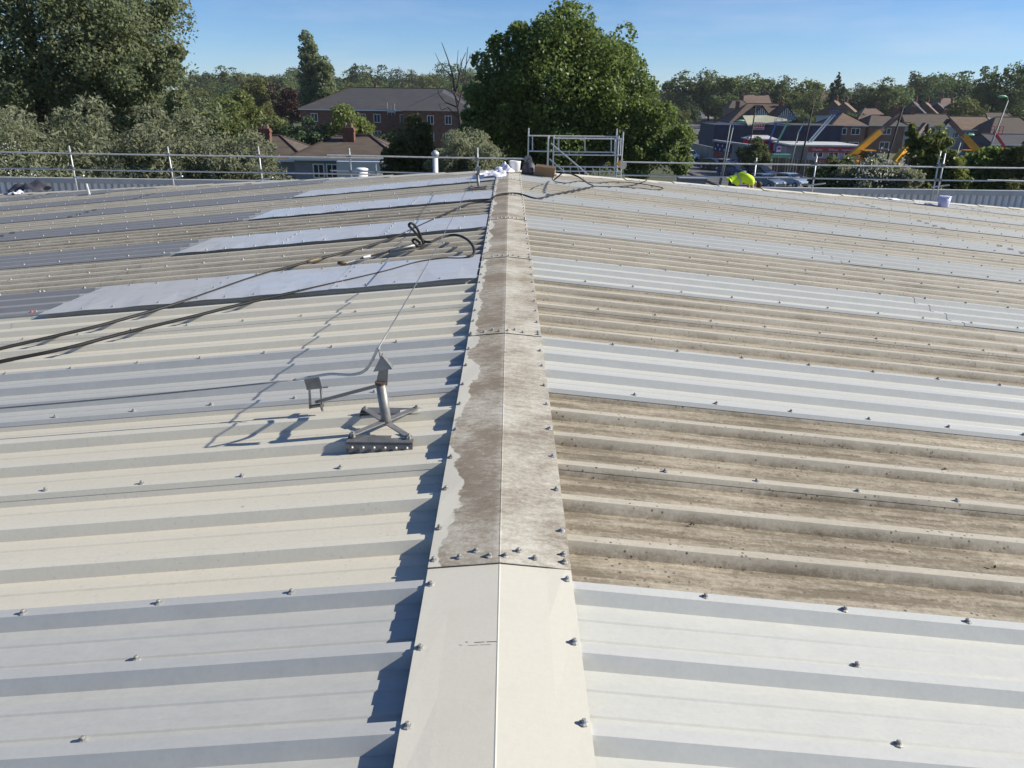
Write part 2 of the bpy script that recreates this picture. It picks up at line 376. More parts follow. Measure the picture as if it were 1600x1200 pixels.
# ================================================================== THE ROOF WE STAND ON
B0 = Vector((0, 10, GZ))
bld = thing('industrial_building', 'low industrial building with ribbed metal sheet roof, ridge cap and hipped end', 'building', B0)
RH, RB, RTP, PAN = .047, .0485, .0225, .055
Y0 = 2.32
def rib_pts(c, lo=0, hi=4):
    return [(c-RB, 0, 0.15), (c-RTP, RH, 1), (c+RTP, RH, 1), (c+RB, 0, 0.15)][lo:hi]
def swages(c):
    out = []
    for s in (-.052, .052):
        out += [(c+s-.026, 0, 0), (c+s-.020, .0048, .35), (c+s+.020, .0048, .35), (c+s+.026, 0, 0)]
    return out
def profile(kind):
    p = []
    def half(c): return [(c-(RB+RTP)/2, RH*.5, .6)] + rib_pts(c, 1)
    if kind in ('light', 'tanB'): p += half(0)
    else: p += rib_pts(0, 2)
    for j in range(3):
        p += swages(j/3+1/6)
        if j < 2: p += rib_pts((j+1)/3)
    if kind == 'light': p += rib_pts(1, 0, 3) + [(1+(RB+RTP)/2, RH*.5, .6)]
    elif kind == 'tanA': p += rib_pts(1, 0, 3)
    else: p += rib_pts(1, 0, 2) + [(1.0, RH, 1)]
    return p
LIFT = {'tanA': 0.0, 'tanB': .004, 'light': .009}
SEG = [.06, 4.52, 9.1, 13.6, 17.5]
def make_sheet(kind, side, seg, n=None):
    pr = profile(kind); x0, x1 = SEG[seg], SEG[seg+1]+.11
    lift = LIFT[kind] - (.003*seg if kind != 'light' else -.004*(seg > 0))
    nx = 5 if kind == 'light' else 3
    xs = np.linspace(x0, x1, nx)
    vs, rib = [], []
    for layer in (0, -.0016):
        for x in xs:
            for (v, z, rb) in pr:
                vs.append((side*x, v, -SLOPE*x-PAN+z+lift+layer)); rib.append(rb)
    k = len(pr); L = nx*k; fs = []
    for lay in (0, 1):
        for i in range(nx-1):
            for j in range(k-1):
                a = lay*L+i*k+j; f = (a, a+k, a+k+1, a+1)
                if (side > 0) == (lay == 1): f = f[::-1]
                fs.append(f)
    for i in range(nx-1):
        for j in (0, k-1): a = i*k+j; fs.append((a, a+k, L+a+k, L+a))
    for i in (0, nx-1):
        for j in range(k-1): a = i*k+j; fs.append((a, a+1, L+a+1, L+a))
    me = bpy.data.meshes.new(kind); me.from_pydata(vs, [], fs)
    at_ = me.attributes.new('rib', 'FLOAT', 'POINT'); at_.data.foreach_set('value', rib)
    if n is not None:                                         # cut along the hip
        bm = bmesh.new(); bm.from_mesh(me); y = Y0+n
        # hip: Y = HIP0 + HIPK*|x|  -> local y
        bmesh.ops.bisect_plane(bm, geom=bm.verts[:]+bm.edges[:]+bm.faces[:], plane_co=(0, HIP0-y, 0), plane_no=Vector((-HIPK*side, 1, 0)).normalized(), clear_outer=True)
        bm.to_mesh(me); bm.free()
        if not len(me.polygons): return None
    me.update(); return me
cache = {}; SHEETS = {}
for n in range(-4, 24):
    kind = ('tanA', 'tanB', 'light')[n % 3]
    for side in (-1, 1):
        for seg in range(4):
            ytop = Y0+n+1.06
            xin = SEG[seg]
            if Y0+n-.05 > HIP0+HIPK*(SEG[seg+1]+.1): continue
            cut = ytop > HIP0+HIPK*xin
            key = (kind, side, seg)
            if cut: me = make_sheet(kind, side, seg, n)
            else:
                if key not in cache: cache[key] = make_sheet(kind, side, seg)
                me = cache[key]
            if me is None: continue
            if kind == 'light':
                mat = 'pale_light_sheet' if side > 0 else ('grey_light_sheet' if seg == 0 else 'blue_grey_light_sheet')
                d = .22 + .25*random.random() if side > 0 else .34
            else:
                mat = 'cream_sheet'
                if side < 0: d = .15 if n < 5 else {6: .78, 7: .75, 9: 1.0, 10: .95, 12: .8, 13: .75}.get(n, .68+.15*random.random())
                else: d = {-3: .9, -2: .95, 0: 1.0, 1: .95, 3: .86, 4: .82, 6: .76, 7: .74}.get(n, .66+.14*random.random())
                if side > 0 and seg > 0 and n < 5: d *= .85
            if not len(me.materials): me.materials.append(MATS[mat])
            o = link('rooflight_sheet' if kind == 'light' else 'roof_sheet', me, bld)
            o.location = Vector((0, Y0+n, 0))-B0; o['dirt'] = float(d); SHEETS[(n, side, seg)] = o

# ---- flat cover panels laid over the rooflights on the left slope
PANELS = []
for n, xe in ((5, 4.42), (8, 4.32), (11, 4.28), (14, 4.35), (17, 4.6)):
    xs = [.285, 1.65, 3.02, xe]
    for i in range(3):
        yb = Y0+n; mb = MB(); nu = 9; x0, x1 = xs[i], xs[i+1]+(.04 if i < 2 else 0)
        lift = .008-.0035*i; vs = []
        top = []
        slant = .10 if i == 2 else 0
        for lay in (0, -.004):
            for u in range(nu):
                for v in range(3):
                    x = x0+(x1-x0)*u/(nu-1) + (slant*(1-v/2) if u == nu-1 else 0)
                    y = yb-.115+(1.13)*v/2
                    wz = .005*math.sin(u*1.9+n+i*2.1)*(1 if v == 0 else .3) + random.uniform(-.001, .001)
                    vs.append((-x, y, -SLOPE*x-PAN+RH+.012+lift+wz*(v != 1)+lay))
        L = nu*3; fs = []
        for lay in (0, 1):
            for u in range(nu-1):
                for v in range(2):
                    a = lay*L+u*3+v; f = (a, a+1, a+4, a+3); fs.append(f if lay == 0 else f[::-1])
        for u in range(nu-1):
            for v in (0, 2): a = u*3+v; fs.append((a, a+3, L+a+3, L+a))
        for u in (0, nu-1):
            for v in range(2): a = u*3+v; fs.append((a, a+1, L+a+1, L+a))
        mb.add(vs, fs)
        if yb+1.1 > HIP0+HIPK*xs[i]: continue
        o = part(mb, 'cover_panel', 'panel', bld); PANELS.append((n, i, xs[i], xs[i+1], o, lift))

# ---- ridge caps
JO = [-2.4, 2.44, 5.34, 8.12, 10.82, 13.50, 16.11, 18.22]
CAPS = []
W = .2626
for i in range(len(JO)-1):
    y0, y1 = JO[i]-(.0 if i == 0 else .04), JO[i+1]+.06 if i < len(JO)-2 else JO[i+1]
    sec = [(-W-.002, -.014), (-W, 0), (-.17, .0), (-.085, .0), (-.004, .0), (0, .0012), (.004, 0), (.085, 0), (.17, 0), (W, 0), (W+.002, -.014)]
    mb = MB(); ny = 14; vs = []
    for lay in (0, -.002):
        for j in range(ny):
            y = y0+(y1-y0)*j/(ny-1); tilt = .007*(1-j/(ny-1))
            for k, (x, dz) in enumerate(sec):
                wob = (.0022*math.sin(j*2.3+i*1.7+k)+random.uniform(-.001, .001)) if k in (0, 1, 9, 10) else 0
                vs.append((x, y, -SLOPE*abs(x)+.006+dz+tilt+wob+lay))
    k = len(sec); L = ny*k; fs = []
    for lay in (0, 1):
        for j in range(ny-1):
            for c in range(k-1):
                a = lay*L+j*k+c; f = (a, a+1, a+k+1, a+k); fs.append(f if lay == 0 else f[::-1])
    for j in range(ny-1):
        for c in (0, k-1): a = j*k+c; fs.append((a, a+k, L+a+k, L+a))
    for j in (0, ny-1):
        for c in range(k-1): a = j*k+c; fs.append((a, a+1, L+a+1, L+a))
    mb.add(vs, fs)
    o = part(mb, 'ridge_cap', 'cap', bld); o['dirt'] = [0.04, .97, 1.0, .98, 1.0, .9, .85][i]; CAPS.append((y0, y1, o))

for q0, q1 in (((727, 1003), (731, 1003.5)), ((741, 1004), (757, 1003)), ((760, 1003), (776, 1002.5))):     # pencil marks on the clean cap
    p0, p1 = [Vector(roof(*q, -.0165)) for q in (q0, q1)]; mb = MB(); mb.bar(p0, p1, .0022, .001); part(mb, 'pencil_mark', 'machine_black', bld)
# ---- screws
smb = MB(); smb.lathe((0, 0, 0), [(.0145, 0), (.0145, .0028), (.0105, .0052), (.0072, .0058), (.0072, .0132), (.0053, .0155)], 8)
SCREW = smb.mesh('screw', 'screw_metal')
SCREW_DULL = SCREW.copy(); SCREW_DULL.materials[0] = MATS['washer']
smb = MB(); smb.lathe((0, 0, 0), [(.016, 0), (.015, .008), (.008, .016)], 8); SCREW_RED = smb.mesh('screw', 'red_cap')
cand = []                                                # (distance, x, y, z, side, owner, mesh)
def vis(x, y, z):
    d = Vector((x, y, z))-Vector(CAM); w_ = d.dot(Vector(FW))
    if w_ < .3: return False
    u_, v_ = d.dot(Vector(RT))/w_*FPX, d.dot(Vector(UP))/w_*FPX
    return abs(u_) < 860 and abs(v_) < 660
def put(x, y, z, owner, mesh=None):
    if not vis(x, y, z) or y > HIP0+HIPK*abs(x)-.1: return
    cand.append((math.dist((x, y, z), CAM), x, y, z, owner, mesh))
for (n, side, seg), o in SHEETS.items():
    kind = ('tanA', 'tanB', 'light')[n % 3]; yb = Y0+n; x0, x1 = SEG[seg]+.02, SEG[seg+1]
    lift = LIFT[kind] - (.003*seg if kind != 'light' else -.004*(seg > 0))
    covered = any(pn == n for pn, *_ in PANELS) and side < 0 and seg == 0
    me = SCREW if side < 0 and n < 5 or kind == 'light' else SCREW_DULL
    def zz(x, h): return -SLOPE*x-PAN+h+lift
    rows = []
    if kind == 'tanB' or (kind == 'light' and not covered): rows.append(0.0)
    if kind == 'light' and not covered: rows.append(1.0)
    for rv in rows:
        x = .75+.05*((n*7+int(rv)*3) % 5)/5
        while x < 16:
            if x0 <= x < x1: put(side*(x+random.uniform(-.02, .02)), yb+rv+random.uniform(-.006, .006), zz(x, RH), o, me)
            x += .482
    if not covered:
        for kx in range(1, 14):
            x = 1.19*kx
            if x0 <= x < x1:
                for j in range(3): put(side*(x+random.uniform(-.02, .02)), yb+j/3+1/6-.085+random.uniform(-.012, .012), zz(x, 0), o, me)
for (n, i, xa, xb, o, lift) in PANELS:
    def pz(x): return -SLOPE*x-PAN+RH+.012+lift
    for x in (xa+.35, (xa+xb)/2+.1, xb-.3):
        for dy in (-.05, .95): put(-x, Y0+n+dy, pz(x), o, SCREW)
    if i < 2:
        for q in range(5): put(-(xb-.02), Y0+n-.02+q*.22, pz(xb), o, SCREW)
for x in np.arange(4.65, 8, .5):
    for dy in (0, 1.0): put(-x, Y0+5+dy, -SLOPE*x-PAN+RH+.013, SHEETS[(5, -1, 1)], SCREW_RED)
for (y0, y1, o) in CAPS:
    y = Y0+math.ceil((y0+.02-Y0)*3)/3
    while y < y1-.06:
        t = .007*(1-(y-y0)/(y1-y0))
        for s in (-1, 1): put(s*.243, y+random.uniform(-.02, .02), -SLOPE*.243+.006+t, o, SCREW if s < 0 else SCREW_DULL)
        y += 1/3
    if y0 > 0:
        for jx, jy in ((-.245, .045), (-.15, .05), (-.09, .085), (-.04, .045), (.02, .045), (.07, .085), (.13, .045), (.24, .09), (.24, .04)):
            put(jx, y0+jy, -SLOPE*abs(jx)+.0125, o, SCREW if y0 < 8 else SCREW_DULL)
cand.sort(key=lambda c: c[0])
far = MB()
for i, (d, x, y, z, o, me) in enumerate(cand):
    s = 1 if x > 0 else -1
    if i < 290:
        c = link('screw', me, o)
        c.location = Vector((x, y, z))-B0-(o.location if o.location.length > 0 else Vector((0, 0, 0)))
        c.rotation_euler = (random.uniform(-.1, .1), s*math.atan(SLOPE)+random.uniform(-.1, .1), random.uniform(0, 6))
    else:
        far.lathe((x, y, z-.001), [(.018, 0), (.012, .007), (.009, .0175)], 5)
o = part(far, 'far_screws', 'washer', bld); tag(o, kind='stuff')

# ---- white patches painted for the shiny glints of sealant on the far rooflights
SEAL_GLINTS = [(-1, 11, -7.0), (-1, 11, -9.1), (-1, 11, -4.9), (-1, 14, -6.3), (-1, 14, -9.6), (-1, 17, -8.9), (-1, 8, -5.8), (-1, 14, -4.8), (-1, 17, -11.2), (1, 11, 8.5), (1, 11, 11.6), (1, 14, 7.4), (1, 14, 10.2), (1, 8, 6.0), (1, 8, 7.8), (1, 17, 11.5), (1, 17, 6.6)]
for s, n, x in SEAL_GLINTS:
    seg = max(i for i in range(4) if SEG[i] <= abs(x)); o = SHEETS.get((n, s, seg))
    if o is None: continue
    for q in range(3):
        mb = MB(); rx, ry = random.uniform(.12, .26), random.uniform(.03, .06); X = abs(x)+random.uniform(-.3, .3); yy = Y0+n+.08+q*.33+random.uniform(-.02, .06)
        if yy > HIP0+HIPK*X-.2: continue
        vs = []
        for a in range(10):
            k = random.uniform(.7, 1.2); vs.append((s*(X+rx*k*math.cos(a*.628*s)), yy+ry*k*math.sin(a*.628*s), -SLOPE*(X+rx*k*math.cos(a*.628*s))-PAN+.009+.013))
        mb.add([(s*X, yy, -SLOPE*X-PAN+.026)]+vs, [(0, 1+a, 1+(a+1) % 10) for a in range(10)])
        c = link('sealant_glint', mb.mesh('sealant_glint', 'sealant_glint_white', B0+o.location), o)

# ---- hip caps: short lapped pieces along both hips
for s in (-1, 1):
    L = 0; k = 0; dx = 1/math.hypot(1, HIPK)
    while L < 18.2:
        x0, x1 = .2+L*dx, .2+(L+1.45)*dx; mb = MB()
        pts = []
        for x, tl in ((x0, .022), (x1, .004)):
            y = HIP0+HIPK*x; z = -SLOPE*x+.004+tl
            nx, ny = -HIPK*dx, dx
            pts.append([(s*(x+nx*e), y+ny*e, z-abs(e)*.05-(.03 if abs(e) > .12 else 0)) for e in (-.135, -.125, 0, .125, .135)])
        vs = [p for r_ in pts for p in r_]; vs += [(p[0], p[1], p[2]-.003) for p in vs]
        fs = [(j, j+1, j+6, j+5) for j in range(4)] + [(10+j, 15+j, 16+j, 11+j) for j in range(4)]
        mb.add(vs, fs); o = part(mb, 'hip_cap', 'cap', bld); o['dirt'] = .25
        L += 1.42; k += 1
EAVE = 17.5; YE = HIP0+HIPK*EAVE; ZE = -SLOPE*EAVE-PAN
mb = MB(); mb.prism([(-EAVE, YE, ZE), (EAVE, YE, ZE), (0, HIP0, -PAN)], (0, 0, -.01)); o = part(mb, 'hip_slope', 'cream_sheet', bld); o['dirt'] = .5
YP = 26.3
for nm, c, d in (('wall', (0, YP+.1, (GZ-1.9)/2), (37, .2, -1.9-GZ)), ('wall', (-18.4, 11, (GZ-1.9)/2), (.2, 30.3, -1.9-GZ)), ('wall', (18.4, 11, (GZ-1.9)/2), (.2, 30.3, -1.9-GZ)), ('wall', (0, -4.2, (GZ-1.9)/2), (37, .2, -1.9-GZ)),
                 ('gutter', (0, (YE+YP)/2+.1, -1.90), (36.6, YP-YE+.3, .04)), ('gutter', (-18, 10, -1.88), (.9, 30, .04)), ('gutter', (18, 10, -1.88), (.9, 30, .04))):
    mb = MB(); mb.box(c, d); part(mb, nm, 'wall_clad', bld)
PT = -1.17
mb = MB(); mb.box((0, YP+.05, (PT-1.9)/2), (38, .1, PT+1.9)); par = part(mb, 'parapet', 'parapet_paint', bld)
mb = MB(); mb.box((0, YP+.02, PT-.07), (38.02, .25, .16)); part(mb, 'coping', 'parapet_paint', par)
rm = MB(); rm.prism([(-.075, 0, 0), (.075, 0, 0), (.022, -.055, 0), (-.022, -.055, 0)], (0, 0, .60)); RIB = rm.mesh('rib', 'parapet_rib')
for i in range(170):
    x = -18.6+i*.2205
    if abs(x) < 5.5: continue
    o = link('rib', RIB, par); o.location = Vector((x, YP-.003, -1.87))-B0

# ================================================================== THINGS ON THE ROOF
def rz(x, off=.0): return -SLOPE*abs(x)-PAN+off
def anchor_parts(root, arm=True):
    """built about the foot of the post, z = 0 at the rib tops"""
    for yy, sgn in ((-.19, -1), (.19, 1)):                      # two folded fixing plates along the ribs
        mb = MB(); mb.box((0, yy, .006), (.34, .085, .006)); mb.box((0, yy+sgn*.045, -.020), (.34, .005, .052), Matrix.Rotation(sgn*.35, 3, 'X'))
        mb.box((-.17, yy, -.012), (.004, .08, .036))
        pl = part(mb, 'fixing_plate', 'plate_steel', root, local=True)
        for q in range(6):
            mb = MB(); c = Vector((-.14+q*.056, yy+sgn*.052, -.018)); mb.tube([c, c+Vector((0, sgn*.006, .002)), c+Vector((0, sgn*.011, .004))], [.0105, .009, .003], 8); part(mb, 'rivet', 'anchor_steel', pl, local=True)
    for a, b, z in (((-.15, -.19), (.15, .19), .030), ((-.15, .19), (.15, -.19), .020)):
        mb = MB(); mb.bar((a[0], a[1], z), (b[0], b[1], z), .034, .007); st = part(mb, 'cross_strap', 'anchor_steel', root, local=True)
        for p in (a, b):
            mb = MB(); mb.lathe((p[0]*.96, p[1]*.96, z-.015), [(.014, 0), (.014, .022), (.008, .023), (.008, .032)], 6); part(mb, 'bolt', 'screw_metal', st, local=True)
    mb = MB(); mb.tube([(0, 0, .02), (.0, 0, .05), (-.018, -.005, .245)], [.031, .0265, .0265], 14); part(mb, 'post', 'anchor_steel', root, True, True)
    mb = MB(); mb.lathe((-.018, -.005, .243), [(.030, 0), (.030, .012)], 14); part(mb, 'post_collar', 'rust', root, local=True)
    mb = MB(); mb.prism([(-.045, -.012, .235), (.018, -.012, .235), (.028, -.012, .335), (-.020, -.012, .335)], (0, .008, 0)); part(mb, 'head_plate', 'anchor_steel', root, local=True)
    mb = MB(); mb.prism([(-.050, -.03, .318), (.050, -.03, .335), (-.008, -.014, .400)], (0, .006, 0)); mb.prism([(-.050, .012, .318), (.050, .012, .335), (-.008, -.006, .400)], (0, .005, 0)); mb.prism([(.040, -.03, .330), (.050, -.03, .338), (-.002, -.014, .402), (-.010, -.014, .398)], (0, .045, 0))
    part(mb, 'swivel_head', 'anchor_steel', root, local=True)
    mb = MB(); mb.tube([(-.01, -.008, .385), (-.018, -.008, .445)], .0055, 6); part(mb, 'rod', 'screw_metal', root, local=True)
AX, AY = -.63, 3.81; AZ = -SLOPE*.63-PAN+RH
anc = thing('roof_anchor', 'steel lifeline anchor post with side arm on the clean cream sheets', 'roof anchor', (AX, AY, AZ))
anchor_parts(anc)
tip = Vector((-.46, .37, -.015)); a0 = Vector((-.02, 0, .235))
mb = MB(); mb.bar(a0, tip, .030, .018); part(mb, 'side_arm', 'anchor_steel', anc, local=True)
br = MB()
br.prism([(tip.x-.045, tip.y-.03, tip.z+.085), (tip.x+.045, tip.y-.03, tip.z+.095), (tip.x+.03, tip.y-.03, tip.z+.165), (tip.x-.06, tip.y-.03, tip.z+.155)], (0, .006, 0))
for e in (-.036, .036): br.bar((tip.x+e, tip.y-.03, tip.z-.03), (tip.x+e*.9, tip.y-.02, tip.z+.095), .026, .008, (1, 0, 0))
br.bar((tip.x-.04, tip.y-.02, tip.z-.025), (tip.x+.045, tip.y-.02, tip.z-.01), .03, .012); br.tube([(tip.x+.03, tip.y-.04, tip.z+.0), (tip.x+.035, tip.y-.03, tip.z-.045)], .008, 6)
br.tube([(tip.x-.05, tip.y-.02, tip.z+.085), (tip.x+.075, tip.y-.02, tip.z+.10)], .005, 6)
part(br, 'cable_bracket', 'anchor_steel', anc, local=True)
p_tip = Vector((AX, AY, AZ))+tip
ct = Vector((AX-.018, AY-.008, AZ+.445)); cb = p_tip+Vector((-.01, -.03, .165))
mb = MB(); cv = catmull([cb+Vector((-.10, .0, -.020)), cb, cb+Vector((.12, -.045, .035)), cb+Vector((.27, -.16, .075)), cb+Vector((.37, -.27, .150)), ct], 8); mb.tube(cv, .0085, 8); part(mb, 'guide_tube', 'galv', anc, True)
anc2 = thing('roof_anchor', 'steel lifeline anchor post beside the ridge near the rags', 'roof anchor', (-.57, 15.1, -SLOPE*.57-PAN+RH))
for ch in list(anc.children):
    if ch.name.split('.')[0] in ('side_arm', 'cable_bracket', 'guide_tube'): continue
    copy_tree(ch, anc2)
a2 = Vector((-.57-.018, 15.1, -SLOPE*.57-PAN+RH+.43))
mb = MB(); pts = [ct+(a2-ct)*t+Vector((0, 0, -.22*4*t*(1-t)*.35)) for t in np.linspace(0, 1, 16)]
left_end = Vector(at(-60, 640, 4.17))
lp = [cb+Vector((-.10, 0, -.02))+(left_end-cb)*t+Vector((0, 0, -.03*4*t*(1-t)*.3)) for t in np.linspace(0, 1, 10)]
mb.tube(lp[::-1], .0048, 6); mb.tube(pts, .0042, 6)
single(mb, 'lifeline_cable', 'galv_dark', 'thin steel safety cable strung between the anchor posts', 'cable', loc=tuple(ct), smooth=True)

# ---- hoses
def hose(pts, name, label, r=.0150):
    mb = MB(); mb.tube(catmull(pts, 7), r, 7); l0 = tuple(pts[0]); return single(mb, name, 'hose', label, 'hose', loc=l0, smooth=True)
def rp(px, py, h=.0):                                         # on the rib tops
    p = roof(px, py, PAN-RH-.016-h); return tuple(p)
h1 = [rp(*q) for q in ((-60, 560), (0, 545), (100, 522), (170, 505), (290, 470), (400, 432), (485, 408), (600, 377), (660, 351), (705, 330), (735, 318), (765, 313.5))]
h1 += [(-.20, 13.35, .012), (0, 13.5, .030), (.2, 13.6, .012)]
h1 += [rp(*q) for q in ((840, 310), (870, 303), (905, 297), (926, 291, .01))] + [rp(918, 286, .12), rp(905, 277, .35), rp(893, 272, .33), rp(880, 270, .2), rp(872, 276, .1), rp(866, 281, .02)]
hose(h1, 'hose', 'long black hose crossing the ridge cap and running down the left slope')
h2 = [rp(*q) for q in ((-60, 577), (0, 565), (100, 545), (200, 519), (300, 495), (400, 470), (500, 448), (600, 425), (650, 411), (690, 404.5), (724, 404))]
h2 += [rp(739, 398, .02), rp(739, 385, .05), rp(728, 373, .06), rp(710, 367, .06), rp(690, 371, .05), rp(672, 378, .05), rp(660, 375, .06), rp(648, 362, .22), rp(639, 352, .34), rp(644, 349, .36), rp(652, 358, .28), rp(658, 372, .14), rp(661, 381, .05), rp(653, 384, .06), rp(645, 377, .12), rp(648, 374, .14), rp(656, 380, .06), rp(650, 386, .02)]
hose(h2, 'hose', 'black hose ending in a coil at the spray lance')
h3 = [rp(928, 291), rp(960, 291.5), rp(985, 290), rp(1003, 285), rp(1013, 280.5)]
hose(h3, 'hose', 'short black hose wriggling towards the hip from the hose bend', .012)
h4 = [rp(869, 273, .3), rp(863, 276, .2), rp(866, 283, .02), rp(885, 286), rp(905, 283), rp(930, 286), rp(960, 284), rp(1000, 287), rp(1035, 293.5), rp(1024, 296.5), rp(1000, 294), rp(970, 292.5)]
hose(h4, 'hose', 'thin black hose looping back on itself beside the hip cap', .010)
for px, py in ((489, 409), (500, 405)):
    pass
c = Vector(rp(483, 408.6)); d = (Vector(rp(505, 403))-c).normalized()
mb = MB(); mb.tube([c-d*.03, c+d*.02, c+d*.10, c+d*.17], [.020, .024, .024, .017], 8)
single(mb, 'hose_coupling', 'brass', 'dull brass coupling on the hose lying across the left slope', 'coupling', loc=tuple(c), smooth=True)
l0, l1, l2, l3 = Vector(rp(664, 380, .02)), Vector(rp(608, 393, .03)), Vector(rp(563, 404, .01)), Vector(rp(541, 411))
ln = thing('spray_lance', 'pressure washer lance with grey trigger grip lying by the hose coil', 'lance', tuple(l1))
mb = MB(); mb.tube([l0, l0.lerp(l1, .35), l1], [.040, .036, .022], 8); part(mb, 'grip', 'galv_dark', ln, True)
mb = MB(); mb.tube([l1, l2], [.012, .010], 6); part(mb, 'lance_tube', 'hose', ln)
mb = MB(); mb.tube([l2+(l1-l2)*.35, l2+(l1-l2)*.1], .017, 8); part(mb, 'collar', 'white_plastic', ln)
mb = MB(); mb.tube([l2, l3], .005, 5); part(mb, 'tip_tube', 'galv', ln)
nz = Vector(rp(536, 411)); mb = MB(); mb.tube([nz+Vector((.05, .02, 0)), nz, nz-Vector((.06, .0, 0))], [.016, .026, .018], 8); part(mb, 'nozzle', 'brass', ln, True)

# ---- clutter at the far end of the ridge
def cloth(cx, cy, w_, d_, h_, seed, zb):
    r2 = random.Random(seed); mb = MB(); n = 22; ph = [r2.uniform(0, 6) for _ in range(6)]
    vs = []
    for j in range(n+1):
        for i in range(n+1):
            u, v = i/n*2-1, j/n*2-1; e = max(0, 1-(u*u*.8+v*v*.8))
            z = h_*e**.5*(.62+.30*math.sin(u*3.1+ph[0])*math.cos(v*2.7+ph[1])+.16*math.sin(u*6+v*4+ph[2])+.08*math.sin(u*11-v*7+ph[5]))
            x = cx+u*w_/2*(1+.15*math.sin(v*5+ph[3])); y = cy+v*d_/2*(1+.15*math.sin(u*5+ph[4]))
            vs.append((x, y, zb(x)+max(.012, z)))
    mb.add(vs, [(j*(n+1)+i, j*(n+1)+i+1, (j+1)*(n+1)+i+1, (j+1)*(n+1)+i) for j in range(n) for i in range(n)]); return mb
zb = lambda x: -SLOPE*abs(x)+.004
single(cloth(-.40, 16.85, .62, .5, .20, 3, zb), 'rag', 'rag', 'crumpled pale lilac rag dropped beside the end of the ridge cap', 'rag', loc=(-.4, 16.85, -.04), smooth=True)
single(cloth(-.10, 17.55, .42, .36, .20, 8, lambda x: .015), 'rag', 'rag', 'smaller bunched pale rag on the ridge cap by the white tub', 'rag', loc=(-.1, 17.55, .015), smooth=True)
mb = MB(); mb.lathe((.14, 17.75, 0), [(.095, 0), (.11, .01), (.125, .20), (.13, .21), (.13, .235), (.115, .24), (.11, .20)], 16)
single(mb, 'tub', 'white_plastic', 'white plastic tub standing on the ridge next to rags', 'tub', loc=(.14, 17.75, 0), smooth=True)
bx0 = Vector((.80, 17.85, rz(.8, RH)+.004))
bxr = thing('cardboard_box', 'open brown cardboard box on the roof beside a black bag', 'box', tuple(bx0))
Rb = Matrix.Rotation(-.12, 3, 'Z') @ Matrix.Rotation(math.atan(SLOPE), 3, 'Y')
mb = MB()
for c_, d_ in (((0, 0, .006), (.46, .34, .012)), ((0, -.17, .08), (.46, .008, .15)), ((0, .17, .08), (.46, .008, .15)), ((-.23, 0, .08), (.008, .33, .148)), ((.23, 0, .08), (.008, .33, .148))): mb.box(bx0+Rb @ Vector(c_), d_, Rb)
part(mb, 'carton', 'cardboard', bxr)
for sgn in (-1, 1):
    mb = MB(); Rf = Rb @ Matrix.Rotation(sgn*.9, 3, 'X'); mb.box(bx0+Rb @ Vector((0, sgn*.215, .165)), (.45, .12, .006), Rf); part(mb, 'flap', 'cardboard', bxr)
mb = MB(); cx_, cy_ = .46, 17.85; mb.lathe((cx_, cy_, rz(cx_, RH)), [(.15, 0), (.17, .05), (.15, .16), (.10, .24), (.05, .27)], 10); bgm = thing('tool_bag', 'black tool bag with white tag against the cardboard box', 'bag', (cx_, cy_, rz(cx_, RH)))
part(mb, 'bag_body', 'bag', bgm, True); mb = MB(); mb.box((cx_+.13, cy_-.135, rz(cx_, RH)+.13), (.07, .012, .13), Matrix.Rotation(.5, 3, 'Z')); part(mb, 'tag', 'white_plastic', bgm)
mb = MB(); mb.tube(catmull([(cx_-.08, cy_, rz(cx_, RH)+.24), (cx_, cy_, rz(cx_, RH)+.34), (cx_+.08, cy_, rz(cx_, RH)+.24)], 5), .012, 6); part(mb, 'handle', 'bag', bgm, True)
p = Vector(roof(1473, 326, PAN)); p.z = rz(p.x, RH)
tubr = thing('bucket', 'lilac white bucket with lid near the hip on the right slope', 'bucket', tuple(p))
mb = MB(); mb.lathe(p, [(.13, 0), (.14, .01), (.165, .27)], 16); part(mb, 'pail', 'lilac_plastic', tubr, True)
mb = MB(); mb.lathe(p+Vector((0, 0, .27)), [(.172, 0), (.172, .03), (.15, .035)], 16); part(mb, 'lid', 'lilac_plastic', tubr, True)
single(cloth(p.x-.45, p.y+.2, .6, .3, .06, 5, lambda x: rz(x, RH)), 'rag', 'rag', 'flat pale cloth lying beside the lilac white bucket', 'rag', loc=(p.x-.45, p.y+.2, rz(p.x-.45, RH)), smooth=True)
single(cloth(p.x-1.3, p.y+.5, .6, .25, .07, 9, lambda x: rz(x, RH)), 'rag', 'white_plastic', 'torn white plastic sheet on the roof near the hip', 'plastic sheet', loc=(p.x-1.3, p.y+.5, rz(p.x-1.3, RH)), smooth=True)
p = Vector(roof(45, 303, PAN)); p.z = rz(p.x, RH)
single(cloth(p.x, p.y, 1.3, .5, .42, 12, lambda x: rz(x, RH)), 'rag', 'bag', 'dark crumpled dust sheet heaped by the parapet', 'dust sheet', loc=tuple(p), smooth=True)
single(cloth(p.x-.15, p.y-.42, .45, .3, .14, 15, lambda x: rz(x, RH)), 'rag', 'rag', 'small pale rag in front of the dark dust sheet', 'rag', loc=(p.x-.15, p.y-.42, p.z), smooth=True)
p = Vector(roof(140, 307, PAN)); p.z = rz(p.x, RH)
st = thing('roof_anchor', 'short pale stub post on a dark plate near the left hip', 'stub post', tuple(p))
mb = MB(); mb.tube([p, p+Vector((-.03, 0, .30))], [.04, .03], 8); part(mb, 'post', 'galv', st); mb = MB(); mb.box(p+Vector((.12, 0, .012)), (.8, .3, .02), Matrix.Rotation(-math.atan(SLOPE), 3, 'Y')); part(mb, 'fixing_plate', 'galv_dark', st)
